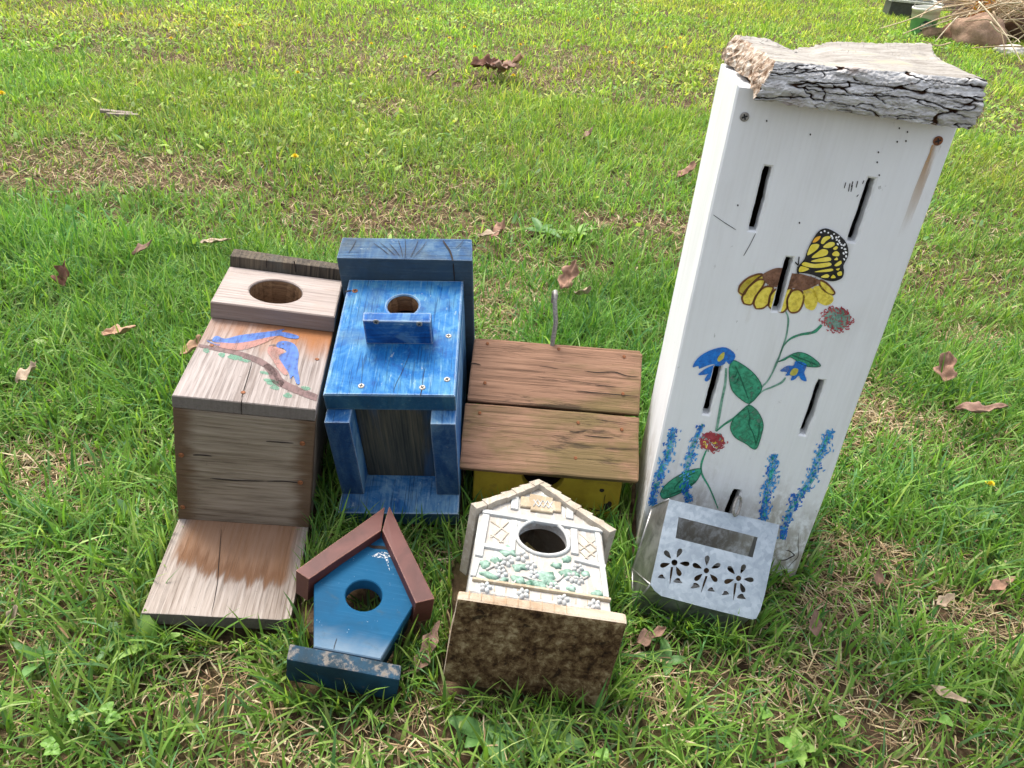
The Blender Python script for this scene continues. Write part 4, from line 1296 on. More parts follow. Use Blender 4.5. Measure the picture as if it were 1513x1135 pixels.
pets = [[(430, 572), (440, 530), (490, 480), (560, 450), (598, 452), (555, 485), (500, 540), (468, 590)],
        [(468, 655), (455, 610), (490, 550), (560, 490), (612, 490), (600, 532), (552, 600), (520, 660)],
        [(552, 690), (537, 650), (560, 590), (610, 540), (672, 540), (652, 600), (642, 650), (600, 686)],
        [(640, 672), (650, 600), (690, 555), (715, 560), (705, 650), (680, 702)],
        [(700, 706), (720, 620), (760, 556), (802, 552), (772, 620), (770, 680), (740, 714)],
        [(775, 692), (770, 630), (800, 570), (850, 556), (885, 590), (880, 650), (850, 706), (800, 717)],
        [(905, 682), (890, 620), (890, 566), (940, 552), (970, 590), (977, 640), (950, 694)],
        [(990, 642), (965, 590), (960, 545), (1000, 538), (1050, 575), (1086, 610), (1080, 642), (1040, 662)],
        [(1040, 572), (1000, 530), (1000, 492), (1040, 508), (1080, 545), (1102, 580), (1080, 592)]]
for k, p in enumerate(pets):
    A.poly(p, PET, 1, 4)
for k, p in enumerate(pets):
    col_ = BRN2 if k not in (6, 7) else PET
    A.stroke(p + [p[0]], (15, 11), col_, 2, .8)
A.poly([(598, 452), (650, 420), (700, 404), (760, 410), (800, 440), (860, 445), (920, 460), (980, 480), (1003, 500), (975, 522), (930, 546), (880, 562), (820, 546), (760, 550), (700, 542), (640, 522), (608, 492)], BRN, 3, 3)
for i in range(90):
    x = RA.uniform(620, 980)
    y0, y1 = 425 + (x - 620) * .09 + (18 if x < 660 else 0), 525 + 15 * math.sin((x - 620) / 120)
    y = RA.uniform(y0 + 6, y1)
    an = RA.uniform(0, 6.3)
    A.stroke([(x, y), (x + 7 * math.cos(an), y + 5 * math.sin(an)), (x + 11 * math.cos(an + .8), y + 9 * math.sin(an + .8))], 3.2, BRN2, 4)
A.build('painted_daisy', fp6)
A.poly([(850, 385), (890, 340), (910, 280), (945, 210), (985, 150), (1035, 127), (1090, 145), (1140, 180), (1180, 225), (1196, 280), (1190, 330), (1162, 385), (1166, 430), (1150, 475), (1092, 496), (1030, 486), (960, 456), (900, 441), (850, 436), (838, 410)], BLACK, 5, 3)
A.stroke([(802, 338), (822, 360), (848, 386)], 10, BLACK, 5)
A.stroke([(852, 324), (850, 350), (846, 385)], 9, BLACK, 5)
A.stroke([(845, 395), (843, 430), (850, 442)], 14, BLACK, 5)
for k, p in enumerate([[(945, 222), (968, 190), (1002, 180), (990, 205), (965, 223)], [(1003, 227), (1020, 190), (1055, 180), (1072, 190), (1040, 215), (1020, 235)], [(908, 312), (930, 250), (960, 235), (992, 240), (980, 270), (940, 300)],
        [(1018, 256), (1060, 224), (1097, 225), (1096, 246), (1060, 263)], [(938, 330), (990, 285), (1020, 270), (1052, 282), (1046, 310), (1000, 326)], [(1083, 302), (1110, 284), (1132, 300), (1126, 320), (1090, 317)],
        [(1088, 268), (1110, 250), (1122, 262), (1105, 277)], [(933, 356), (1000, 335), (1062, 327), (1072, 351), (1000, 361)], [(872, 382), (890, 361), (960, 375), (1062, 364), (1072, 386), (1000, 401), (930, 399)],
        [(850, 426), (860, 392), (890, 395), (922, 410), (880, 429)], [(1096, 346), (1115, 328), (1122, 346)], [(1098, 382), (1140, 351), (1147, 373), (1115, 390)], [(958, 430), (1020, 415), (1082, 407), (1083, 423), (1020, 431)],
        [(1003, 466), (1040, 446), (1062, 455), (1050, 471)], [(1073, 472), (1090, 449), (1107, 471)], [(1118, 437), (1145, 425), (1150, 451), (1125, 457)], [(1108, 411), (1135, 404), (1125, 420)]]):
    A.poly(p, ORG if k == 0 else YEL, 6, 3)
for k, (x, y) in enumerate([(1005, 155), (1030, 145), (1055, 157), (1078, 180), (1095, 166), (1110, 190), (1130, 213), (1115, 206), (1146, 240), (1135, 226), (1162, 245), (1150, 262), (1172, 270), (1170, 238), (1180, 320), (1162, 300), (1166, 342), (1128, 186), (1122, 236), (1178, 292), (1085, 195)]):
    A.blob((x, y), RA.uniform(6, 11), RA.uniform(5, 8), WHT, 6, RA.uniform(0, 3), 7, .4, k)
A.build('painted_butterfly', fp6)
A.stroke([(760, 708), (778, 760), (770, 850), (750, 930), (712, 1030), (690, 1075), (665, 1140)], (13, 10), STEM, 1)
A.stroke([(1012, 803), (970, 845), (930, 860), (860, 872), (790, 902), (745, 950)], (24, 12), GRN, 1)
A.build('painted_stem', fp6)
def mum(z, cx, cy, rx, ry, core, n=130, lobes=False):
    A = art6(z)
    A.blob((cx, cy), rx * .80, ry * .80, GRY if core else RED, 1, 0, 16, .2, 1)
    for i in range(n):
        r_ = RA.random() ** .6
        an = RA.uniform(0, 6.3)
        x, y = cx + rx * r_ * math.cos(an), cy + ry * r_ * math.sin(an) * (1 - (.25 * math.cos(an) ** 2 if lobes else 0))
        s = RA.uniform(.06, .13) * rx
        a2_ = an + RA.uniform(-1, 1) + 1.57
        m = RED if (r_ > .62 or not core) else RA.choice([GRY, STEM, RED])
        if not core and RA.random() < .28:
            m = RA.choice([WHT, GRY, PET])
        A.stroke([(x, y), (x + s * math.cos(a2_), y + s * math.sin(a2_)), (x + 1.6 * s * math.cos(a2_ + .9), y + 1.6 * s * math.sin(a2_ + .9))], rx * .06 if m is not WHT else rx * .035, m, 2 + (i % 3))
    return A
mum(Bz, 1118, 760, 118, 94, True).build('painted_flower', fp6)
mum(Cz, 460, 575, 88, 62, False, 120, True).build('painted_flower', fp6)
A = art6(Cz)
A.stroke([(858, 35), (828, 128), (778, 228), (738, 274), (690, 342), (663, 374)], (9, 8), STEM, 1)
A.stroke([(872, 218), (850, 245), (800, 270), (740, 296), (692, 350)], (13, 7), STEM, 1)
A.stroke([(540, 165), (535, 250), (515, 350), (492, 480), (482, 522)], (14, 16), STEM, 1)
A.stroke([(480, 522), (530, 480), (590, 440), (655, 380)], (10, 14), GRN, 1)
A.build('painted_stem', fp6)
A.stroke([(428, 628), (402, 700), (406, 760), (450, 840), (495, 950)], (12, 9), GRN, 1)
A.build('painted_stem', fp6)
def leaf(pts, veins):
    A = art6(Cz)
    A.poly(pts, GRN, 2, 4)
    A.stroke(pts + [pts[0]], 4, GRN_D, 3)
    for v in veins:
        A.stroke(v, 7, GRN_D, 3, .3)
    A.build('painted_leaf', fp6)
leaf([(556, 160), (580, 121), (640, 150), (700, 200), (739, 265), (720, 312), (670, 361), (620, 336), (575, 290), (558, 230)], [[(590, 150), (625, 230), (665, 340)], [(600, 180), (590, 210), (575, 215)], [(610, 210), (600, 240), (580, 250)]])
leaf([(665, 369), (712, 400), (746, 470), (736, 540), (705, 617), (650, 586), (590, 550), (564, 500), (580, 450), (620, 410)], [[(660, 385), (672, 440), (668, 480), (695, 540), (708, 600)], [(725, 470), (722, 530), (705, 590)]])
leaf([(396, 724), (401, 745), (370, 800), (310, 846), (240, 881), (184, 891), (177, 850), (220, 800), (290, 755), (350, 731)], [[(385, 740), (310, 775), (260, 820), (250, 845)], [(370, 795), (300, 840), (230, 870)]])
leaf([(826, 131), (872, 106), (925, 80), (970, 79), (1022, 105), (1068, 152), (1000, 156), (950, 135), (900, 103), (865, 120)], [[(905, 92), (970, 115), (1050, 148)]])
def bloom(polys, yel):
    A = art6(Cz)
    for p in polys:
        A.poly(p, BLU, 3, 3)
    A.poly(yel, YC, 5, 3)
    A.build('painted_flower', fp6)
bloom([[(840, 180), (880, 151), (915, 150), (930, 124), (985, 140), (986, 165), (976, 190), (990, 236), (960, 230), (945, 207), (925, 226), (900, 232), (906, 206), (870, 206), (880, 188)]], [(895, 192), (915, 164), (942, 170), (930, 200), (905, 204)])
bloom([[(352, 159), (380, 110), (440, 70), (520, 47), (570, 65), (592, 100), (560, 142), (540, 126), (530, 142), (500, 152), (470, 142), (430, 152), (390, 168), (384, 152)], [(384, 202), (420, 170), (480, 145), (502, 156), (440, 196)], [(420, 226), (450, 186), (500, 156), (472, 202), (435, 238)]],
      [(490, 112), (510, 84), (530, 74), (526, 106), (500, 127)])
for sp, w, n in (([(245, 505), (222, 620), (178, 740), (140, 850), (130, 930)], 26, 300), ([(402, 488), (355, 600), (325, 700), (312, 800), (312, 850), (338, 912)], 22, 240), ([(806, 650), (792, 760), (762, 890), (748, 1015)], 27, 260), ([(1122, 515), (1065, 650), (1005, 800), (905, 950), (850, 1120)], 28, 330)):
    A = art6(Cz)
    A.stroke(sp, (w * 1.5, w * 1.3), LAVW, 0, .7)
    P = smooth_loop(sp, 12, closed=False)
    for i in range(n):
        u = RA.random()
        p = P[int(u * (len(P) - 1))]
        wd = w * (.75 + .5 * math.sin(math.pi * min(1, u * 1.1)))
        off = RA.gauss(0, .62)
        an = RA.uniform(-.9, .9) + (1.1 if off > 0 else 2.1)
        x, y = p[0] + off * wd + RA.uniform(-3, 3), p[1] + RA.uniform(-5, 5)
        m = RA.choice(LAV[:3] + [LAV[1], LAV[2]]) if abs(off) > .3 or RA.random() < .45 else RA.choice(LAV[3:])
        if u > .62 and m is LAV[2]:
            m = LAV[0]
        A.blob((x, y), RA.uniform(6, 12), RA.uniform(2.6, 5), m, 1 + i % 4, -an if off > 0 else an, 6, .3, i)
    A.build('painted_lavender', fp6)
M_STREAK = G('rust_stain')
X = M_STREAK.xyz()
nn = M_STREAK.noise(120, (1, 1, .1), 4, .6)
M_STREAK = M_STREAK.done((0.42, 0.22, 0.05), .7, alpha=M_STREAK.mul(M_STREAK.ss(nn, .25, .6), M_STREAK.mul(M_STREAK.ss(X[2], .50, .635), .75)))
A = art6((1340, 140, 9.458))
A.poly([(345, 700), (420, 705), (480, 715), (420, 840), (360, 1000), (290, 1150), (200, 1400), (80, 1700), (-40, 1980), (-140, 1990), (-30, 1700), (70, 1400), (170, 1150), (250, 950), (315, 800)], M_STREAK, 1, 2)
A.build('rust_streak', fp6)
A = art6((1030, 30, 3.242))
for x, y, l in ((708, 790, 14), (728, 800, 20), (742, 785, 14), (765, 785, 16), (768, 840, 5), (795, 775, 8), (740, 805, 16)):
    A.stroke([(x + 4, y - l), (x, y), (x - 4, y + l)], 4, M_CRACK)
for x, y in ((968, 517), (1007, 535), (958, 582), (1000, 578), (868, 632), (862, 680), (872, 742), (195, 886), (490, 970), (333, 482), (542, 547)):
    A.blob((x, y), 4, 5, M_CRACK, 1, 0, 6)
A.stroke([(78, 932), (130, 968), (185, 1003)], 3, M_CRACK)
A.stroke([(280, 1020), (250, 1080), (222, 1128)], 3, M_CRACK)
A.build('scuff_mark', fp6)
A = art6((1120, 760, 9.458))
A.stroke([(300, 640), (380, 635), (450, 600), (505, 570), (480, 540), (440, 510), (380, 495)], 14, M_CRACK, 1, .2)
A.stroke([(400, 760), (470, 680), (550, 600), (565, 520), (560, 430), (568, 250)], 7, M_CRACK, 1, .3)
A.poly([(330, 800), (370, 770), (405, 800), (400, 850), (370, 850)], M_CRACK, 1, 2)
A.build('crack', fp6)
A = art6((930, 480, 9.458))
A.poly([(625, 520), (640, 430), (665, 375), (678, 430), (660, 520), (645, 545)], M_CRACK, 1, 2)
A.poly([(565, 655), (590, 610), (635, 575), (650, 610), (630, 645), (590, 668)], M_CRACK, 1, 2)
A.build('paint_chip', fp6)
footprint(P6, [(-a6, 0, 0), (a6, 0, 0), (a6, D6, 0), (-a6, D6, 0)], .3)

# ------------------------------------------------------------------ 7  galvanized lantern leaning on the butterfly house
LO = Vector((-.05, -.115, 0))                        # its foot, in the butterfly house's frame
PL = Pose(.314, .7886, .0004, -4.18, -4.37, .3)
PL.p = P6.world(LO)
PL.p.z -= .010
H7 = empty('wall_lantern', PL.matrix())
tag(H7, 'galvanized metal lantern with three cut-out flowers leaning on the white butterfly house', 'lantern')
dz = P6.world(LO).z - PL.p.z
PLinv = PL.matrix().inverted()
def toL(v6):
    return PLinv @ P6.world(v6)
n_ = Vector((0, 1.0, -.8)).normalized()
o_ = Vector((0, -.035, .16))
Z8 = (910, 700, 4.3645)
nw = P6.R @ n_
ow = P6.world(o_)
def panel_pt(p):
    d = ray(910 + p[0] / 4.3645, 700 + p[1] / 4.3645)
    return PLinv @ (CAM + d * ((ow - CAM).dot(nw) / d.dot(nw)))
qTL, qTR, qBR, qBL = (panel_pt(p) for p in ((345, 165), (1055, 330), (905, 935), (222, 715)))
ex = (qBR - qBL).normalized()
nn_ = (PLinv.to_3x3() @ (P6.R @ n_)).normalized()
ey = nn_.cross(ex) * -1
if ey.dot(qTL - qBL) < 0:
    ey = -ey
def p2(p):
    v = panel_pt(p) - qBL
    return (v.dot(ex), v.dot(ey))
PFR = lambda a, b, c: tuple(qBL + ex * a + ey * b - nn_ * c)
g = G('galvanized_sheet')
v1 = g.vor(170, out='Color')
v2 = g.noise(60, (1, 1, 1), 5, .65, .5)
sp_ = g.node('ShaderNodeSeparateColor')
g.put(sp_.inputs[0], v1)
f = g.add(g.mul(sp_.outputs[0], .22), g.mul(v2, .8))
c = g.ramp(f, [(0.36, (0.265, 0.305, 0.34)), (0.52, (0.315, 0.36, 0.395)), (0.68, (0.395, 0.44, 0.475))])
M7_F = g.done(c, g.ramp(f, [(0.3, .38), (0.8, .55)]), v2, 0.06, 0.0006, metal=.35, spec=.4)
g = G('dull_sheet_metal')
v2 = g.noise(40, (1, 1, 1), 6, .68, .6)
v3 = g.noise(9, (1, 1, 1), 4, .6, .5)
c = g.ramp(v2, [(0.35, (0.20, 0.20, 0.195)), (0.62, (0.42, 0.42, 0.41))])
c = g.mix(g.mul(g.ss(v3, .5, .68), .5), c, (0.15, 0.13, 0.10))
M7_S = g.done(c, g.ramp(v2, [(0.3, .26), (0.75, .5)]), v3, 0.25, 0.004, metal=.8)
def petal(p, c_, l=66, w=33):
    d = Vector((p[0] - c_[0], p[1] - c_[1])).normalized()
    s = Vector((-d.y, d.x))
    P_ = Vector(p)
    out = []
    for t, k in ((-.5, .0), (-.42, .22), (-.2, .62), (.1, .98), (.32, .92), (.46, .5), (.5, 0)):
        out.append((P_ + d * l * t + s * w * .5 * k))
    for t, k in ((.46, .5), (.32, .92), (.1, .98), (-.2, .62), (-.42, .22)):
        out.append((P_ + d * l * t - s * w * .5 * k))
    return [p2((v.x, v.y)) for v in out]
def comma(p, s, fl=1):
    x, y = p
    q = [(-28, 8), (-18, -8), (-4, -16), (10, -14), (16, 0), (28, 14), (12, 16), (-6, 14)]
    return smooth_loop([p2((x + fl * a * s, y + b_ * s)) for a, b_ in q], 3)
cut = [[p2(p) for p in ((405, 280), (915, 410), (882, 541), (385, 415))]]
for c_, r_, ps, stm, lv in (((378, 573), 20, [(335, 522), (407, 513), (317, 588), (443, 580), (403, 630)], ((362, 602), (348, 710)), [((295, 663), .85, 1), ((400, 690), 1.05, 1)]),
                           ((584, 625), 18, [(588, 560), (645, 597), (630, 672), (533, 667), (525, 597)], ((585, 660), (550, 765)), [((512, 722), 1.1, -1), ((615, 747), .85, 1)]),
                           ((791, 675), 18, [(745, 623), (818, 615), (857, 683), (815, 735), (730, 692)], ((772, 706), (758, 815)), [((706, 770), .85, -1), ((810, 792), 1.05, 1)])):
    cut.append([p2(q) for q in circle(c_[0], c_[1], r_, 16)])
    for p in ps:
        cut.append(petal(p, c_))
    (x0, y0), (x1, y1) = stm
    cut.append([p2(q) for q in ((x0 - 8, y0), (x0 + 8, y0), ((x0 + x1) / 2 + 7, (y0 + y1) / 2), (x1 + 2, y1), (x1 - 2, y1), ((x0 + x1) / 2 - 7, (y0 + y1) / 2))])
    for p, s, fl_ in lv:
        cut.append(comma(p, s, fl_))
edge_pts = [(222, 715), (250, 755), (292, 788), (450, 830), (600, 870), (740, 905), (880, 940), (905, 935), (932, 880), (960, 780), (1000, 590), (1055, 330), (900, 292), (700, 247), (500, 200), (345, 165), (305, 330), (265, 520)]
plate('front_plate', H7, [p2(p) for p in edge_pts], cut, -.0012, 0, M7_F, PFR, 0)
A6 = Vector((-.106, -.004, .095))
B6 = Vector((-.124, -.060, .028))
C6 = Vector((-.1195, -.104, -.004))
D6_ = Vector((.012, -.118, -.004))
A6r, B6r = Vector((.040, -.008, .085)), Vector((.020, -.066, .014))
A7, B7, C7, D7, Ar, Br = (toL(v) for v in (A6, B6, C6, D6_, A6r, B6r))
back = nn_ * .0016
iTL, iTR, iBR, iBL = qTL + back, qTR + back, qBR + back, qBL + back
iTR = iTR + (iTL - iTR) * .04
iBR = iBR + (iBL - iBR) * .04
def sheet(name, pts, th=.0011):
    pts = [Vector(p) for p in pts]
    nrm_ = (pts[1] - pts[0]).cross(pts[2] - pts[0]).normalized() * th
    n = len(pts)
    V = pts + [p + nrm_ for p in pts]
    Fc = [tuple(range(n))[::-1], tuple(range(n, 2 * n))] + [(i, (i + 1) % n, n + (i + 1) % n, n + i) for i in range(n)]
    if n == 4:                                  # slightly twisted quads as two triangles
        Fc = [(2, 1, 0), (3, 2, 0), (4, 5, 6), (4, 6, 7)] + Fc[2:]
    return mesh(name, V, Fc, M7_S, H7)
sheet('side_panel', [iTL, iBL, B7, A7])
sheet('side_panel', [iTR, Ar, Br, iBR])
sheet('lower_side', [iBL, C7, B7])
sheet('lower_side', [iBR, Br, D7])
sheet('lower_front', [iBL, iBR, D7, C7])
sheet('bottom_panel', [C7, D7, Br, B7])
for p, q in ((A7, B7), (B7, C7), (B7, iBL), (C7, iBL), (C7, D7), (A7, iTL)):
    tube('soldered_seam', H7, [p, p.lerp(q, .5), q], .0013, M7_S, 6)
rc = panel_pt((752, 262))
ring = []
rw_ = panel_pt((775, 210)) - nn_ * .006
for i in range(18):
    an = 2 * math.pi * i / 18
    d1, d2 = (ey * 1.0).normalized(), (nn_ * .6 + ex * .55).normalized()
    ring.append(rw_ + d1 * .0125 * math.cos(an) + d2 * .0075 * math.sin(an))
tube('hanging_ring', H7, ring, .0019, M_STEEL, 8, True)
footprint(PL, [tuple(C7), tuple(D7), tuple(Br), tuple(B7)], .05)
FOOT.append(([(PL.matrix() @ v).to_2d()[:] for v in (C7, D7, qBR, Ar, A7)], .03))

# ------------------------------------------------------------------ 8  heap of rocks and dry stalks at the lawn's edge
RH = random.Random(21)
def rock(name, label, px, py, w, d, h, col1, col2, seed, sink=.25, rz=0.0):
    p = ground_pt(px, py)
    bm = bmesh.new()
    bmesh.ops.create_icosphere(bm, subdivisions=4, radius=1.0)
    for v in bm.verts:
        n = v.co.normalized()
        k = 1 + .22 * mnoise.noise(n * 1.3 + Vector((seed * 3.1, 0, 0))) + .10 * mnoise.noise(n * 3.1 + Vector((0, seed, 0))) + .035 * mnoise.noise(n * 8 + Vector((0, 0, seed)))
        v.co = Vector((n.x * k * w * .5, n.y * k * d * .5, n.z * k * h * .62 + h * (.62 - sink)))
    g = G('rock_' + str(seed))
    n1 = g.noise(16, (1, 1, 1), 6, .65, .3, (seed, 0, 0))
    n2 = g.noise(90, (1, 1, 1), 5, .7)
    m = g.done(g.mix(g.mul(g.ss(n2, .5, .7), .3), g.ramp(n1, [(.35, col2), (.65, col1)]), tuple(.5 * c_ for c_ in col2)), .9, g.add(n1, g.mul(n2, .5)), .8, .01, spec=.15)
    o = from_bm(name, bm, m, smooth=True)
    o.location = (p.x, p.y + d * .5, -.01)
    o.rotation_euler = (0, 0, rz)
    return tag(o, label, 'rock')
rock('rock', 'big smooth brown boulder at the front of the brush pile', 1456, 74, .36, .34, .22, (0.36, 0.24, 0.165), (0.24, 0.15, 0.10), 1, .28)
rock('rock', 'fist-sized brown rock between the boulder and the pail', 1413, 64, .17, .17, .13, (0.33, 0.18, 0.12), (0.20, 0.11, 0.07), 2)
rock('rock', 'low mossy rock just below the pail', 1382, 60, .20, .16, .09, (0.24, 0.15, 0.10), (0.10, 0.09, 0.04), 3)
rock('rock', 'pale flat grey stone lying in the grass below the boulder', 1502, 84, .22, .16, .07, (0.62, 0.58, 0.52), (0.42, 0.38, 0.33), 4)
rock('rock', 'dark brown rock under the dry stalks right of the boulder', 1503, 64, .34, .34, .22, (0.15, 0.085, 0.055), (0.07, 0.04, 0.028), 5)
rock('rock', 'dark rock in the pile behind the boulder', 1462, 44, .45, .38, .30, (0.10, 0.065, 0.045), (0.045, 0.03, 0.022), 6)
mp = ground_pt(1490, 34)
V, Fc = [], []
nr, na = 14, 40
for i in range(nr + 1):
    r = i / nr
    for j in range(na):
        an = 2 * math.pi * j / na
        x, y = 1.15 * r * math.cos(an), .75 * r * math.sin(an)
        z = .42 * (1 - r * r) ** 1.2 + .06 * mnoise.noise(Vector((x * 5, y * 5, 2))) * (1 - r) + .025 * mnoise.noise(Vector((x * 14, y * 14, 5))) - .03 * r
        V.append((mp.x + .35 + x, mp.y + .8 + y, z))
for i in range(nr):
    for j in range(na):
        k = (j + 1) % na
        Fc.append((i * na + j, (i + 1) * na + j, (i + 1) * na + k, i * na + k))
g = G('brush_heap_soil')
n1 = g.noise(30, (1, 1, .4), 7, .7, .4)
o = mesh('soil_mound', V, Fc, g.done(g.ramp(n1, [(.36, (0.02, 0.013, 0.009)), (.52, (0.09, 0.06, 0.035)), (.68, (0.24, 0.17, 0.09))]), .95, n1, 1.0, .03), smooth=True)
o['kind'] = 'structure'
# pail
pp = ground_pt(1360, 53)
E8 = tag(empty('pail', Matrix.Translation((pp.x, pp.y, 0)) @ Matrix.Rotation(math.radians(-6), 4, 'Y') @ Matrix.Scale(.88, 4)), 'small white and green plastic pail with a dark printed oval beside the brush pile', 'pail')
g = G('pail_plastic')
X = g.xyz()
n1 = g.noise(40, (1, 1, 1), 4, .6)
c = g.mix(g.ss(g.add(X[2], g.mul(g.math('SINE', g.mul(X[0], 26)), .012)), .135, .138), (0.10, 0.40, 0.13), (0.72, 0.70, 0.62))
c = g.mix(g.mul(g.ss(X[2], .168, .17), g.inv(g.ss(X[2], .188, .19))), c, (0.55, 0.50, 0.42))
c = g.mix(g.mul(n1, .3), c, (0.5, 0.5, 0.4))
M8 = g.done(c, .4)
def lathe(name, parent, prof, mat, n=36):
    V, Fc = [], []
    for r, z in prof:
        for j in range(n):
            an = 2 * math.pi * j / n
            V.append((r * math.cos(an), r * math.sin(an), z))
    for i in range(len(prof) - 1):
        for j in range(n):
            k = (j + 1) % n
            Fc.append((i * n + j, i * n + k, (i + 1) * n + k, (i + 1) * n + j))
    Fc.append(tuple(range(n))[::-1])
    return mesh(name, V, Fc, mat, parent, smooth=True)
pb = lathe('body', E8, [(.088, .0), (.092, .004), (.107, .20), (.112, .201), (.112, .215), (.106, .216), (.104, .20), (.090, .01)], M8)
tube('handle', E8, [(.110 * math.cos(t), -.04 * math.sin(t), .205 + .17 * math.sin(t)) for t in np.linspace(0, math.pi, 16)], .0028, plain('handle_wire', (0.62, 0.58, 0.5), .4), 6)
M8L = plain('pail_print_dark', (0.03, 0.05, 0.05), .5)
M8W = plain('pail_print_pale', (0.62, 0.62, 0.56), .5)
def wrap(name, pts, mat, lift):
    V, Fc = [], []
    P_ = [(x, z) for x, z in pts]
    cx_, cz_ = sum(p[0] for p in P_) / len(P_), sum(p[1] for p in P_) / len(P_)
    def w_(x, z):
        r = .0885 + (.107 - .092) * (z / .2) + .0035 + lift
        an = x / .1 - math.pi / 2 - .35
        return (r * math.cos(an), r * math.sin(an), z)
    V = [w_(cx_, cz_)] + [w_(x, z) for x, z in P_]
    n = len(P_)
    Fc = [(0, 1 + i, 1 + (i + 1) % n) for i in range(n)]
    return mesh(name, V, Fc, mat, pb)
wrap('printed_oval', circle(.022, .085, .056, 28, .040, .25, 3), M8L, .0006)
for i in range(9):
    x = -.020 + i * .0092
    wrap('printed_letter', [(x, .080 + .006 * (i % 2)), (x + .004, .079), (x + .006, .104 - .004 * (i % 3)), (x + .002, .106)], M8W, .0014)
wrap('printed_line', [(-.015, .062), (.06, .060), (.06, .065), (-.015, .067)], M8W, .0014)
# planter tub behind
tp = ground_pt(1333, 27)
tb = empty('planter_box', Matrix.Translation((tp.x, tp.y, 0)) @ Matrix.Rotation(math.radians(-8), 4, 'Z'))
tag(tb, 'dark open planter box standing in the grass behind the pail', 'planter box')
MT = plain('planter_dark_plastic', (0.05, 0.055, 0.045), .5)
MT2 = plain('planter_pale_rim', (0.42, 0.43, 0.36), .5)
for nm, x, y, z in (('front_wall', (-.12, .26), (-.008, 0), (.0, .115)), ('rear_wall', (-.12, .26), (.2, .208), (0, .115)), ('end_wall', (-.12, -.112), (.0003, .1997), (0, .115)), ('end_wall', (.252, .26), (.0003, .1997), (0, .115)), ('floor_panel', (-.111, .251), (.0003, .1997), (.004, .012))):
    board(nm, tb, x, y, z, MT, cuts=0)
for x, y in (((-.135, .275), (-.022, .006)), ((-.135, .275), (.196, .222)), ((-.135, -.105), (.0065, .1955)), ((.245, .275), (.0065, .1955))):
    board('rim', tb, x, y, (.1155, .131), MT2, cuts=0)
# wrapper
wp = ground_pt(1430, 62)
g = G('wrapper_print')
n1 = g.noise(26, (1, 1, 1), 4, .7, .8)
n2 = g.noise(50, (1, 1, 1), 3, .6, .3, (3, 3, 3))
c = g.ramp(n1, [(.40, (0.75, 0.52, 0.02)), (.50, (0.72, 0.30, 0.02)), (.58, (0.62, 0.08, 0.02)), (.66, (0.80, 0.62, 0.30))])
MW = g.done(c, .35, n2, .3, .004)
V, Fc = [], []
for i in range(13):
    for j in range(7):
        u, v = j / 6 - .5, i / 12
        V.append((wp.x + u * .13 * (1 - .15 * v) + .07 * v, wp.y + .05 + .02 * mnoise.noise(Vector((u * 4, v * 4, 1))) + .03 * math.cos(u * 3), v * .36))
for i in range(12):
    for j in range(6):
        Fc.append((i * 7 + j, i * 7 + j + 1, (i + 1) * 7 + j + 1, (i + 1) * 7 + j))
o = tag(mesh('plastic_wrapper', V, Fc, MW, smooth=True), 'yellow and orange printed wrapper standing among the dry stalks', 'wrapper')
sm = o.modifiers.new('thickness', 'SOLIDIFY')
sm.thickness = .004
# stalks
MS = [plain('dry_stalk_%d' % i, c_, .8, var=.3, scale=30) for i, c_ in enumerate([(0.46, 0.35, 0.21), (0.36, 0.26, 0.16), (0.55, 0.45, 0.30)])]
def stalk(pts, r0, r1, label, m):
    P_ = [Vector(p) for p in pts]
    n = len(P_)
    v, f = tube_data(P_, [r0 + (r1 - r0) * i / (n - 1) for i in range(n)], 5)
    base = P_[0].copy()
    o = mesh('dry_stalk', [q - base for q in v], f, m, smooth=True)
    o.location = base
    return tag(o, label, 'stalk', 'dry stalks piled on the rocks')
def at_y(px, py, y):
    d = ray(px, py)
    v = CAM + d * (y / d.y)
    v.z = max(v.z, .012)
    return v
LONG = [([(1000, 30), (580, 100), (300, 210), (0, 300)], 6.0, 5.4), ([(980, 110), (620, 200), (420, 285), (240, 360)], 5.9, 5.3), ([(1040, 20), (1180, 180), (1330, 380), (1500, 680)], 5.7, 5.25), ([(1190, 120), (1260, 300), (1300, 450), (1310, 600)], 5.6, 5.4),
        ([(820, 170), (700, 300), (580, 440)], 5.8, 5.6), ([(1500, 490), (1250, 488), (960, 505)], 5.35, 5.4), ([(1240, 280), (1150, 210), (1030, 210), (900, 225)], 5.8, 5.8), ([(740, 450), (620, 480), (520, 455), (430, 425)], 5.55, 5.5), ([(640, 20), (500, 100), (420, 190)], 6.1, 5.8), ([(1160, 230), (1240, 330), (1420, 400), (1470, 450)], 5.6, 5.5)]
LL = ['longest dry stalk reaching out over the lawn in front of the pail', 'dry stalk leaning left in front of the pail print', 'thick pale stalk slanting down across the boulder to the grass', 'upright pale stalk bent down over the boulder',
      'short stalk leaning between the pail and the brown rock', 'thin stalk lying across the foot of the boulder', 'curved stalk arching behind the boulder', 'thin bent stalk lying in the grass below the mossy rock', 'short twig crossing the rim of the pail', 'thin forked twig on the dark rock']
for (pts, y0, y1), lb in zip(LONG, LL):
    P_ = smooth_loop(pts, 4, closed=False)
    n = len(P_)
    stalk([at_y(1300 + x / 7.103, y / 7.103, y0 + (y1 - y0) * i / (n - 1)) for i, (x, y) in enumerate(P_)], .0055, .003, lb, RH.choice(MS))
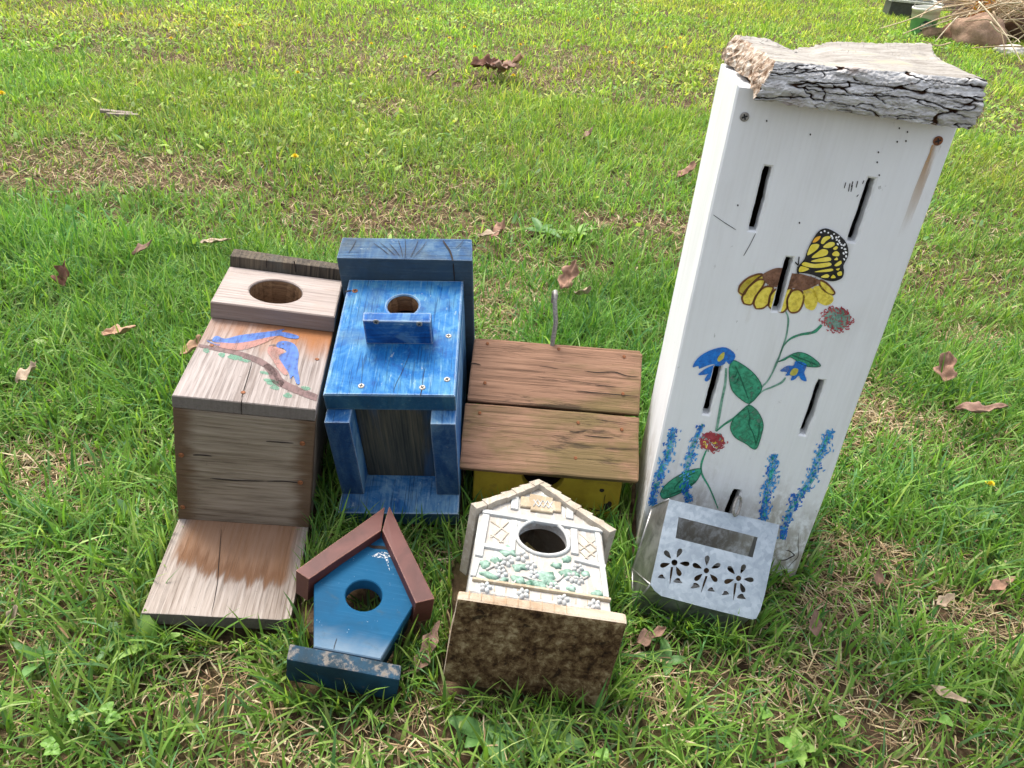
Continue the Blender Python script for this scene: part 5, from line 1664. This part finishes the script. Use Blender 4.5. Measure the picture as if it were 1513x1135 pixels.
for i in range(130):
    px_, py_ = RH.uniform(1432, 1570), RH.uniform(-14, 34) * RH.uniform(.4, 1)
    dy_ = RH.uniform(5.95, 6.5)
    cpt = at_y(px_, py_, dy_)
    cpt.z = max(cpt.z, .10)
    an = RH.gauss(math.pi + .1, .7)
    l = RH.uniform(.3, .75)
    dz_ = RH.gauss(-.05, .4)
    P_ = []
    for k in range(6):
        t = k / 5 - .5
        P_.append((cpt.x + math.cos(an) * l * t + .03 * mnoise.noise(Vector((i, k * .6, 1))), cpt.y + math.sin(an) * l * t * .5, max(.02, cpt.z + dz_ * t * l + .05 * mnoise.noise(Vector((i, k * .7, 4))) - .12 * t * t)))
    stalk(P_, .0058, .003, 'dry brown stalk in the tangled heap behind the boulder', RH.choice(MS))

# ------------------------------------------------------------------ 9  grass and straw
rng = np.random.default_rng(4)
def in_poly(x, y, poly):
    r = np.zeros(x.shape, bool)
    n = len(poly)
    for i in range(n):
        x0, y0 = poly[i]
        x1, y1 = poly[(i + 1) % n]
        c_ = ((y0 > y) != (y1 > y)) & (x < (x1 - x0) * (y - y0) / (y1 - y0 + 1e-12) + x0)
        r ^= c_
    return r
def blocked(x, y, z, grow=0.0):
    b = np.zeros(x.shape, bool)
    for poly, h in FOOT:
        P_ = np.array(poly)
        c_ = P_.mean(0)
        Q = c_ + (P_ - c_) * (1 + grow)
        b |= in_poly(x, y, [tuple(q) for q in Q]) & (z < h)
    return b
def scatter(n, y0, y1, margin):
    y = np.sqrt(rng.random(n) * (y1 ** 2 - y0 ** 2) + y0 ** 2)
    hw = .80 * np.hypot(y * .83 + .46, 0) + margin
    x = (rng.random(n) * 2 - 1) * hw
    return x, y
def strips(x, y, L, w, az, lean, curl, twist, lev, colr, name, mat, kind=None, z0=None, check=True, flat=False):
    """n tapering blades, each a bent strip of lev segments"""
    n = len(x)
    zb = gz(x, y) if z0 is None else z0
    ts = np.linspace(0, 1, lev + 1)
    px, py, pz = x.copy(), y.copy(), zb - .003
    side = np.stack([-np.sin(az + twist), np.cos(az + twist), np.zeros(n)], 1)
    cents = [np.stack([px, py, pz], 1)]
    for i in range(lev):
        t = (i + .5) / lev
        th = lean + curl * t
        st_ = L / lev
        px = px + np.sin(th) * np.cos(az) * st_
        py = py + np.sin(th) * np.sin(az) * st_
        pz = np.maximum(pz + np.cos(th) * st_, zb + .002)
        cents.append(np.stack([px, py, pz], 1))
    keep = np.ones(n, bool)
    if check:
        for k, c_ in enumerate(cents):
            keep &= ~blocked(c_[:, 0], c_[:, 1], c_[:, 2], .02)
    idx = np.nonzero(keep)[0]
    n = len(idx)
    V = []
    for i, t in enumerate(ts[:-1]):
        ww = w * (1 - t ** 2.2) * (.62 + .38 * min(1, t * 4)) * .5
        V.append(cents[i][idx] - side[idx] * ww[idx, None])
        V.append(cents[i][idx] + side[idx] * ww[idx, None])
    V.append(cents[-1][idx])
    nv = 2 * lev + 1
    V = np.stack(V, 1).reshape(-1, 3)
    base = (np.arange(n) * nv)[:, None]
    quads = np.concatenate([base + np.array([2 * i, 2 * i + 1, 2 * i + 3, 2 * i + 2]) for i in range(lev - 1)], 1).reshape(-1, 4) if lev > 1 else np.zeros((0, 4), int)
    tris = (base + np.array([2 * lev - 2, 2 * lev - 1, 2 * lev]))
    me = bpy.data.meshes.new(name)
    nq, nt_ = len(quads), len(tris)
    me.vertices.add(len(V))
    me.vertices.foreach_set('co', V.astype(np.float32).ravel())
    me.loops.add(nq * 4 + nt_ * 3)
    me.loops.foreach_set('vertex_index', np.concatenate([quads.ravel(), tris.ravel()]).astype(np.int32))
    me.polygons.add(nq + nt_)
    me.polygons.foreach_set('loop_start', np.concatenate([np.arange(nq) * 4, nq * 4 + np.arange(nt_) * 3]).astype(np.int32))
    me.polygons.foreach_set('use_smooth', np.ones(nq + nt_, bool))
    me.update(calc_edges=True)
    at = me.attributes.new('tint', 'FLOAT_COLOR', 'POINT')
    tl = np.array([t for t in ts[:-1] for _ in (0, 1)] + [1.0])
    k_ = (.45 * (1 - np.clip(tl * 2.2, 0, 1)))[None, :, None]          # pale sheaths at the foot of each blade
    cv = colr[idx][:, None, :] * (1 - k_) + np.array([.30, .31, .13])[None, None, :] * k_
    cv = np.concatenate([cv, np.ones((n, nv, 1))], 2).reshape(-1, 4)
    at.data.foreach_set('color', cv.astype(np.float32).ravel())
    me.materials.append(mat)
    o = link_mesh(name, me)
    o['kind'] = 'stuff'
    return o
def blade_mat(name, trans, rough):
    g = G(name)
    a = g.node('ShaderNodeAttribute', attribute_name='tint')
    g.done(a.outputs['Color'], rough, spec=.18)
    tr = g.node('ShaderNodeBsdfTranslucent')
    tc_ = g.mix(1.0, a.outputs['Color'], (1.12, 1.12, 0.5), 'MULTIPLY')
    g.put(tr.inputs['Color'], tc_)
    mx = g.node('ShaderNodeMixShader')
    mx.inputs[0].default_value = trans
    g.nt.links.new(g.b.outputs[0], mx.inputs[1])
    g.nt.links.new(tr.outputs[0], mx.inputs[2])
    g.nt.links.new(mx.outputs[0], g.out.inputs['Surface'])
    return g.m
M_GRASS = blade_mat('grass_blade', .40, .55)
M_STRAW = blade_mat('dead_straw', .12, .8)
def green(n, x, y):
    pal = np.array([(0.115, 0.235, 0.022), (0.165, 0.295, 0.030), (0.24, 0.36, 0.045), (0.065, 0.165, 0.025), (0.33, 0.41, 0.085), (0.13, 0.26, 0.06)])
    p = rng.choice(len(pal), n, p=[.26, .28, .18, .12, .08, .08])
    c_ = pal[p] * (0.75 + .5 * rng.random((n, 1))) * np.array([1.06, 1.03, 1.75])
    warm = fbm(x * 1.3, y * 1.3, 41)
    c_[:, 0] *= .66 + .5 * warm
    c_ *= (.72 + .5 * fbm(x * 7, y * 7, 52))[:, None]
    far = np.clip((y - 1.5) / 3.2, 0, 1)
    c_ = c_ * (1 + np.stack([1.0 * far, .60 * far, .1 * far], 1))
    return c_
def straw_col(n):
    pal = np.array([(0.42, 0.31, 0.18), (0.30, 0.20, 0.115), (0.52, 0.42, 0.28), (0.18, 0.11, 0.065), (0.28, 0.16, 0.095)])
    p = rng.choice(len(pal), n, p=[.3, .25, .2, .13, .12])
    return pal[p] * (.75 + .5 * rng.random((n, 1)))
def lawn(n, y0, y1, margin, lev, hl, wl, name, tuft, inner=None):
    x, y = scatter(n, y0, y1, margin)
    if inner is not None:
        k_ = np.abs(x) > .80 * (y * .83 + .46) + inner
        x, y = x[k_], y[k_]
        n = len(x)
    if tuft > 0:                                # pull blades together into tufts
        k = max(1, n // 14)
        tx, ty = scatter(k, y0, y1, margin)
        j = rng.integers(0, k, n)
        m = rng.random(n) < tuft
        sp_ = .012 + .016 * rng.random(n)
        x = np.where(m, tx[j] + rng.normal(0, 1, n) * sp_, x)
        y = np.where(m, ty[j] + rng.normal(0, 1, n) * sp_, y)
    b = bare(x, y)
    keep = rng.random(n) > b * .76
    x, y, b = x[keep], y[keep], b[keep]
    n = len(x)
    tall = fbm(x * 4.5, y * 4.5, 8)
    L = hl * (.45 + .95 * tall) * (.5 + .6 * rng.random(n) + .7 * rng.random(n) ** 4) * (1 - .35 * b)
    w = wl * (.45 + .6 * rng.random(n) + .7 * rng.random(n) ** 5)
    az = rng.random(n) * 2 * np.pi
    lean = np.abs(rng.normal(.38, .36, n))
    curl = np.abs(rng.normal(.85, .65, n))
    tw = rng.normal(0, .5, n)
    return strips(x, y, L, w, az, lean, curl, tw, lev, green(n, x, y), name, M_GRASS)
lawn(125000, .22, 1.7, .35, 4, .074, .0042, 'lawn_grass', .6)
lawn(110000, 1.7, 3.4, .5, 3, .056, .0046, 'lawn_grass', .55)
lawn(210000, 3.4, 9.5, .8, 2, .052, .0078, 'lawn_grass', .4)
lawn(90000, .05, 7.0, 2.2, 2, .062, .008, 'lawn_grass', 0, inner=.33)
def thatch(n, y0, y1, margin, name, wl):
    x, y = scatter(n, y0, y1, margin)
    b = bare(x, y)
    keep = rng.random(n) < (.16 + .75 * b)
    x, y = x[keep], y[keep]
    n = len(x)
    L = .012 + .030 * rng.random(n)
    w = wl * (.5 + rng.random(n))
    return strips(x, y, L, w, rng.random(n) * 6.283, np.clip(rng.normal(1.35, .18, n), .7, 1.75), rng.normal(.2, .7, n), rng.normal(0, .8, n), 3, straw_col(n), name, M_STRAW, z0=gz(x, y) + .003 + .012 * rng.random(n))
thatch(150000, .22, 1.7, .35, 'dead_thatch', .0019)
thatch(150000, 1.7, 4.6, .5, 'dead_thatch', .0027)
# blades crowding against the feet of the houses
ex_, ey_, ea_ = [], [], []
for poly, h_ in FOOT:
    P_ = np.array(poly)
    if area2([tuple(q) for q in P_]) < 0:
        P_ = P_[::-1]
    for i in range(len(P_)):
        a_, b_ = P_[i], P_[(i + 1) % len(P_)]
        d_ = b_ - a_
        l_ = np.hypot(*d_)
        m_ = int(l_ * 700)
        if m_ < 1:
            continue
        t_ = rng.random(m_)
        out_ = np.array([d_[1], -d_[0]]) / l_
        r_ = .004 + .022 * rng.random(m_) ** 1.3
        q_ = a_ + d_ * t_[:, None] + out_ * r_[:, None]
        ex_.append(q_[:, 0])
        ey_.append(q_[:, 1])
        ea_.append(np.arctan2(out_[1], out_[0]) + rng.normal(0, 1.0, m_))
ex_, ey_, ea_ = np.concatenate(ex_), np.concatenate(ey_), np.concatenate(ea_)
n = len(ex_)
strips(ex_, ey_, .030 + .05 * rng.random(n), .0024 + .0028 * rng.random(n), ea_, np.abs(rng.normal(.22, .2, n)), np.abs(rng.normal(.6, .5, n)), rng.normal(0, .5, n), 4, green(n, ex_, ey_), 'lawn_grass', M_GRASS)
hcx = P4.world((0, .0813, 0))
n = 170
x, y = hcx.x + rng.normal(0, .018, n), hcx.y + rng.normal(0, .018, n)
strips(x, y, .022 + .022 * rng.random(n), .0035 + .001 * rng.random(n), rng.random(n) * 6.283, rng.normal(1.0, .15, n), rng.normal(.2, .1, n), rng.normal(0, .4, n), 3, green(n, x, y), 'lawn_grass', M_GRASS, check=False)
# small round-leaved ground cover through the far lawn
n = 42000
x, y = scatter(n, .3, 7.5, .5)
cov = fbm(x * 1.6, y * 1.6, 77)
keep = (rng.random(n) < np.clip((cov - .42) * 4.2, .05, 1) * np.clip(.25 + (y - .8) * .4, .12, 1)) & (rng.random(n) > bare(x, y))
x, y = x[keep], y[keep]
n = len(x)
strips(x, y, .016 + .022 * rng.random(n), .010 + .008 * rng.random(n), rng.random(n) * 6.283, np.clip(rng.normal(1.0, .3, n), .3, 1.5), rng.normal(.5, .3, n), rng.normal(0, .3, n), 3, green(n, x, y) * np.array([1.1, 1.05, 1.2]), 'ground_cover', M_GRASS, z0=gz(x, y) + .012 + .018 * rng.random(n))

# ------------------------------------------------------------------ 10  leaves, weeds and flowers in the grass
RL = random.Random(77)
def leaf_mesh(name, L, w, lobes, curl, cup, seed, mat, nl=14, nc=6, depth=.35):
    V, Fc = [], []
    for i in range(nl + 1):
        t = i / nl
        prof = math.sin(math.pi * min(1, t ** .75 * .98 + .01)) ** .8
        prof *= 1 - depth * (.5 + .5 * math.cos(t * lobes * 2 * math.pi)) if lobes else 1
        prof = max(prof, .05)
        for j in range(nc + 1):
            s = j / nc * 2 - 1
            nz = mnoise.noise(Vector((t * 3 + seed, s * 1.5, seed * .7)))
            ww = w * .5 * prof * (1 + .25 * mnoise.noise(Vector((t * 6, seed, s))))
            y = s * ww
            ang = curl * t
            x = L * (math.sin(ang) / curl if abs(curl) > .05 else t)
            z = L * ((1 - math.cos(ang)) / curl if abs(curl) > .05 else 0) + cup * w * s * s * prof + .10 * w * nz
            V.append((x, y, z))
    for i in range(nl):
        for j in range(nc):
            a = i * (nc + 1) + j
            Fc.append((a, a + nc + 1, a + nc + 2, a + 1))
    return V, Fc
LEAFM = []
for i, (c1, c2) in enumerate([((0.42, 0.27, 0.17), (0.24, 0.13, 0.08)), ((0.17, 0.075, 0.045), (0.08, 0.04, 0.028)), ((0.40, 0.32, 0.23), (0.25, 0.17, 0.11)), ((0.26, 0.16, 0.12), (0.14, 0.085, 0.06)), ((0.32, 0.19, 0.13), (0.19, 0.105, 0.072))]):
    g = G('dead_leaf_%d' % i)
    n1 = g.noise(70, (1, 1, 1), 5, .65, .4)
    n2 = g.noise(260, (.3, 1, 1), 4, .6)
    LEAFM.append(g.done(g.ramp(g.add(g.mul(n1, .7), g.mul(n2, .3)), [(.36, c2), (.62, c1)]), .75, n2, .5, .001, spec=.2))
def dead_leaf(px, py, L, w, mi, label, rz, tilt=.15, lobes=0, curl=.8, cup=.25, z=.022, group=None, roll=0.0):
    p = ground_pt(px, py, z)
    if py > 640:
        L, w = L * .78, w * .72
    elif py > 300:
        p = ground_pt(px, py, .05)
        w *= 1.15
    V, Fc = leaf_mesh('', L, w, lobes or 1.5, curl, cup, px * .013 + py * .007, None, 18, 8, .45 if lobes else .25)
    V = [(v[0] + .12 * w * mnoise.noise(Vector(v) * 60), v[1], v[2] + .22 * w * mnoise.noise(Vector((v[0] * 70, v[1] * 70, px)))) for v in V]
    V = [(v[0] - L * .45, v[1], v[2]) for v in V]
    o = mesh('dead_leaf', V, Fc, LEAFM[mi], smooth=True)
    o.matrix_world = Matrix.Translation(p) @ Matrix.Rotation(rz, 4, 'Z') @ Matrix.Rotation(-tilt, 4, 'Y') @ Matrix.Rotation(roll, 4, 'X')
    sm_ = o.modifiers.new('thickness', 'SOLIDIFY')
    sm_.thickness = .0004
    return tag(o, label, 'leaf', group)
dead_leaf(178, 497, .085, .034, 0, 'tan curled dead leaf in the grass left of the bluebird house', -.25, .05, 2.5, .7)
dead_leaf(284, 518, .055, .034, 0, 'tan leaf poking out behind the edge of the bluebird panel', .4, .35, 1.5, .6)
dead_leaf(97, 407, .055, .040, 1, 'dark red-brown dead leaf standing upright in the tall grass', 1.2, .9, 2.5, .5)
dead_leaf(44, 556, .05, .032, 2, 'pale tan dead leaf half hidden left of the birdhouses', .6, .2, 2, .9)
dead_leaf(24, 914, .040, .028, 2, 'small whitish torn leaf low in the grass', .8, .35, 1.5, 1.0)
dead_leaf(318, 361, .085, .022, 2, 'long pale dead leaf lying behind the bluebird house roof', -.15, .02, 0, .5)
dead_leaf(716, 98, .16, .10, 1, 'dark brown curled leaf in the cluster on the far lawn', .5, -.15, 2.5, .5, .25, .05, roll=.3)
dead_leaf(738, 103, .17, .11, 3, 'mid brown crumpled leaf in the middle of the far leaf cluster', -.6, -.1, 2.5, .5, .25, .05)
dead_leaf(756, 105, .15, .09, 0, 'light tan leaf at the end of the far leaf cluster', .1, .1, 2.0, 1.0, .4, .04)
dead_leaf(642, 112, .08, .045, 3, 'small dark leaf on the lawn beside the far leaf cluster', .2, .2, 2.0)
dead_leaf(744, 345, .075, .05, 4, 'rolled pinkish-brown leaf behind the blue birdhouse', .3, .3, 1.5, 1.7)
dead_leaf(722, 350, .06, .028, 2, 'thin pale leaf beside the rolled pinkish-brown leaf', -.2, .1, 0, .6)
dead_leaf(842, 414, .075, .045, 4, 'reddish torn leaf lying behind the metal hook', .9, .35, 2.5, 1.2)
dead_leaf(862, 437, .06, .03, 2, 'light tan leaf behind the brown plank roof', -1.0, .25, 2, .9)
dead_leaf(1394, 548, .065, .04, 4, 'light brown curled leaf in the grass right of the butterfly house', 1.3, .3, 2, 1.0)
dead_leaf(1445, 608, .085, .03, 3, 'dark flat leaf in the grass beyond the curled leaf', -.2, .08, 0, .4)
dead_leaf(632, 962, .085, .034, 3, 'grey-brown torn leaf between the small blue birdhouse and the white cottage', 1.25, .1, 2.5, .6)
dead_leaf(1297, 853, .034, .018, 4, 'small pinkish dry leaf standing in the grass', 1.4, .6, 0, .5)
dead_leaf(1203, 924, .045, .026, 3, 'purplish brown leaf below the corner of the lantern', 1.5, .35, 0, .7)
dead_leaf(963, 944, .055, .036, 3, 'brown leaf under the lantern next to the cottage', .2, .2, 2, .8)
dead_leaf(1478, 866, .055, .026, 4, 'pink-brown leaf lying flat in the grass far right of the lantern', .35, .15, 1.5, .6)
dead_leaf(1400, 1030, .065, .022, 2, 'long pale leaf in the grass in front, far from the houses', -.9, .1, 0, .6)
dead_leaf(1398, 890, .04, .024, 2, 'crumpled beige leaf in the straw right of the lantern', .2, .3, 2, 1.2)
dead_leaf(1305, 335, .07, .045, 3, 'brown leaf on the lawn behind the butterfly house', .6, .2, 2, 1.0)
dead_leaf(871, 202, .07, .04, 3, 'dark curled leaf in the middle of the lawn behind the houses', .2, .3, 1.5, 1.2)
dead_leaf(1015, 258, .08, .05, 4, 'pinkish leaf left of the butterfly house on the lawn', .4, .2, 2, 1.0)
dead_leaf(212, 432 - 60, .055, .03, 3, 'dark brown leaf sunk in the grass at the far left', .4, .1, 1.5, .8)
for k, (px, py) in enumerate(((172, 166), (182, 170))):
    p = ground_pt(px, py, .02)
    o = tag(board('wood_chip', None, (-.05, .05), (-.011, .011), (-.005, .005), M1_SIDE, cuts=2), ['grey split wood chip on the far lawn', 'second grey wood chip lying against the first on the far lawn'][k], 'wood chip')
    o.matrix_world = Matrix.Translation(p) @ Matrix.Rotation(.45 + k * .3, 4, 'Z') @ Matrix.Rotation(.15, 4, 'Y')
M_WEED = []
for i, (c1, c2) in enumerate([((0.20, 0.36, 0.06), (0.10, 0.23, 0.03)), ((0.13, 0.27, 0.07), (0.07, 0.17, 0.04)), ((0.28, 0.42, 0.10), (0.16, 0.30, 0.05))]):
    g = G('weed_leaf_%d' % i)
    n1 = g.noise(60, (1, 1, 1), 4, .6)
    col_ = g.ramp(n1, [(.35, c2), (.65, c1)])
    g.done(col_, .45, n1, .3, .001)
    tr = g.node('ShaderNodeBsdfTranslucent')
    g.put(tr.inputs['Color'], g.mix(1.0, col_, (1.2, 1.15, .5), 'MULTIPLY'))
    mx = g.node('ShaderNodeMixShader')
    mx.inputs[0].default_value = .3
    g.nt.links.new(g.b.outputs[0], mx.inputs[1])
    g.nt.links.new(tr.outputs[0], mx.inputs[2])
    g.nt.links.new(mx.outputs[0], g.out.inputs['Surface'])
    M_WEED.append(g.m)
def weed(px, py, n, L, w, mi, label, lobes=0, up_=.5, group=None):
    L, w = L * .68, w * .62
    p = ground_pt(px, py)
    e = tag(empty('broadleaf_weed', Matrix.Translation((p.x, p.y, 0))), label, 'weed', group)
    for i in range(n):
        an = 2 * math.pi * i / n + RL.uniform(-.4, .4)
        l = L * RL.uniform(.7, 1.2)
        V, Fc = leaf_mesh('', l, w * RL.uniform(.8, 1.15), lobes, -RL.uniform(.5, 1.1), .12, px * .01 + i, None, depth=.5)
        R_ = Matrix.Rotation(an, 4, 'Z') @ Matrix.Rotation(-up_ * RL.uniform(.8, 1.3), 4, 'Y')
        o = mesh('leaf', [R_ @ Vector(v) + Vector((0, 0, .006)) for v in V], Fc, M_WEED[mi], e, smooth=True)
    return e
weed(228, 962, 3, .075, .026, 2, 'upright pale green dandelion leaves in front of the bluebird house backboard', 0, 1.15)
weed(192, 948, 4, .075, .026, 1, 'toothed dandelion rosette left of the pale upright leaves', 4, .6)
weed(60, 985, 4, .055, .024, 1, 'small broadleaf weed low in the grass at the front left', 0, .8)
weed(715, 1092, 5, .060, .034, 1, 'round-leaved plantain in front of the cottage', 0, .45)
weed(803, 1102, 4, .065, .036, 1, 'second round-leaved plantain right of the first one', 0, .4)
weed(1425, 772, 5, .075, .032, 2, 'light green broadleaf weed in the lawn right of the butterfly house', 0, .6)
weed(1450, 760, 4, .065, .028, 1, 'darker broadleaf weed behind the light green one', 2, .6)
weed(1175, 1112, 5, .04, .022, 2, 'tiny seedling weed in front of the lantern', 0, .6)
weed(800, 348, 6, .10, .035, 1, 'broad grey-green weed on the bare soil behind the blue birdhouse', 0, .5)
weed(850, 350, 6, .09, .032, 2, 'fresh green weed beside the grey-green one', 0, .6)
weed(985, 985, 4, .05, .024, 1, 'small weed between the cottage and the front of the lantern', 0, .6)
def clover(px, py, label, group=None):
    p = ground_pt(px, py, .03)
    e = tag(empty('clover_leaf', Matrix.Translation((p.x, p.y, 0))), label, 'clover', group)
    h_ = .034
    for k in range(3):
        an = 2 * math.pi * k / 3 + px * .1
        V, Fc = leaf_mesh('', .009, .0095, 0, -.4, .15, k + px * .01, None, 8, 4)
        R_ = Matrix.Rotation(an, 4, 'Z') @ Matrix.Rotation(-.2, 4, 'Y')
        mesh('leaflet', [R_ @ Vector(v) + Vector((0, 0, h_)) for v in V], Fc, M_WEED[0], e, smooth=True)
    tube('stem', e, [(.004, .002, -.004), (.003, .002, .015), (0, 0, h_)], .0006, M_WEED[2], 5)
for px, py in ((160, 1050), (168, 1064), (74, 1102), (80, 1112), (112, 1062), (1240, 1068), (1130, 1058), (1395, 1068), (1160, 1100), (890, 1118)):
    clover(px, py, 'three-leaved clover sprig in the short grass at the front of the lawn', 'clover sprigs in the front lawn')
M_DAN = plain('dandelion_yellow', (0.72, 0.56, 0.02), .7, var=.2, scale=300)
def dandelion(px, py, r, label, group=None):
    p = ground_pt(px, py, .05)
    e = tag(empty('dandelion_flower', Matrix.Translation((p.x, p.y, 0))), label, 'flower', group)
    V, Fc = [], []
    for i in range(46):
        an, el = i * 2.4, .2 + 1.2 * (i / 46)
        d = Vector((math.cos(an) * math.cos(el), math.sin(an) * math.cos(el), math.sin(el)))
        s = d.cross(Vector((0, 0, 1))).normalized() * r * .14
        b_ = len(V)
        c0 = Vector((0, 0, .05))
        V += [c0 - s * .4, c0 + s * .4, c0 + d * r + s, c0 + d * r - s]
        Fc.append((b_, b_ + 1, b_ + 2, b_ + 3))
    mesh('flower_head', V, Fc, M_DAN, e)
    tube('stem', e, [(0, 0, -.005), (.002, 0, .03), (0, 0, .05)], .0012, M_WEED[0], 5)
dandelion(1462, 716, .0075, 'yellow dandelion bud right of the butterfly house')
dandelion(3, 140, .013, 'yellow dandelion at the left edge of the far lawn')
dandelion(436, 233, .012, 'small orange-yellow dandelion on the lawn behind the bluebird house')
for px, py in ((520, 60), (545, 64), (684, 40), (730, 18), (660, 55), (770, 65), (840, 60), (905, 78), (930, 95), (980, 70), (1010, 60), (760, 110), (700, 70), (880, 30), (620, 30), (1040, 30), (440, 110), (600, 88), (350, 40), (250, 60), (180, 25), (940, 20)):
    dandelion(px + RL.uniform(-5, 5), py + RL.uniform(-3, 3), .011, 'tiny yellow dandelion dotted over the bright far lawn', 'dandelions on the far lawn')
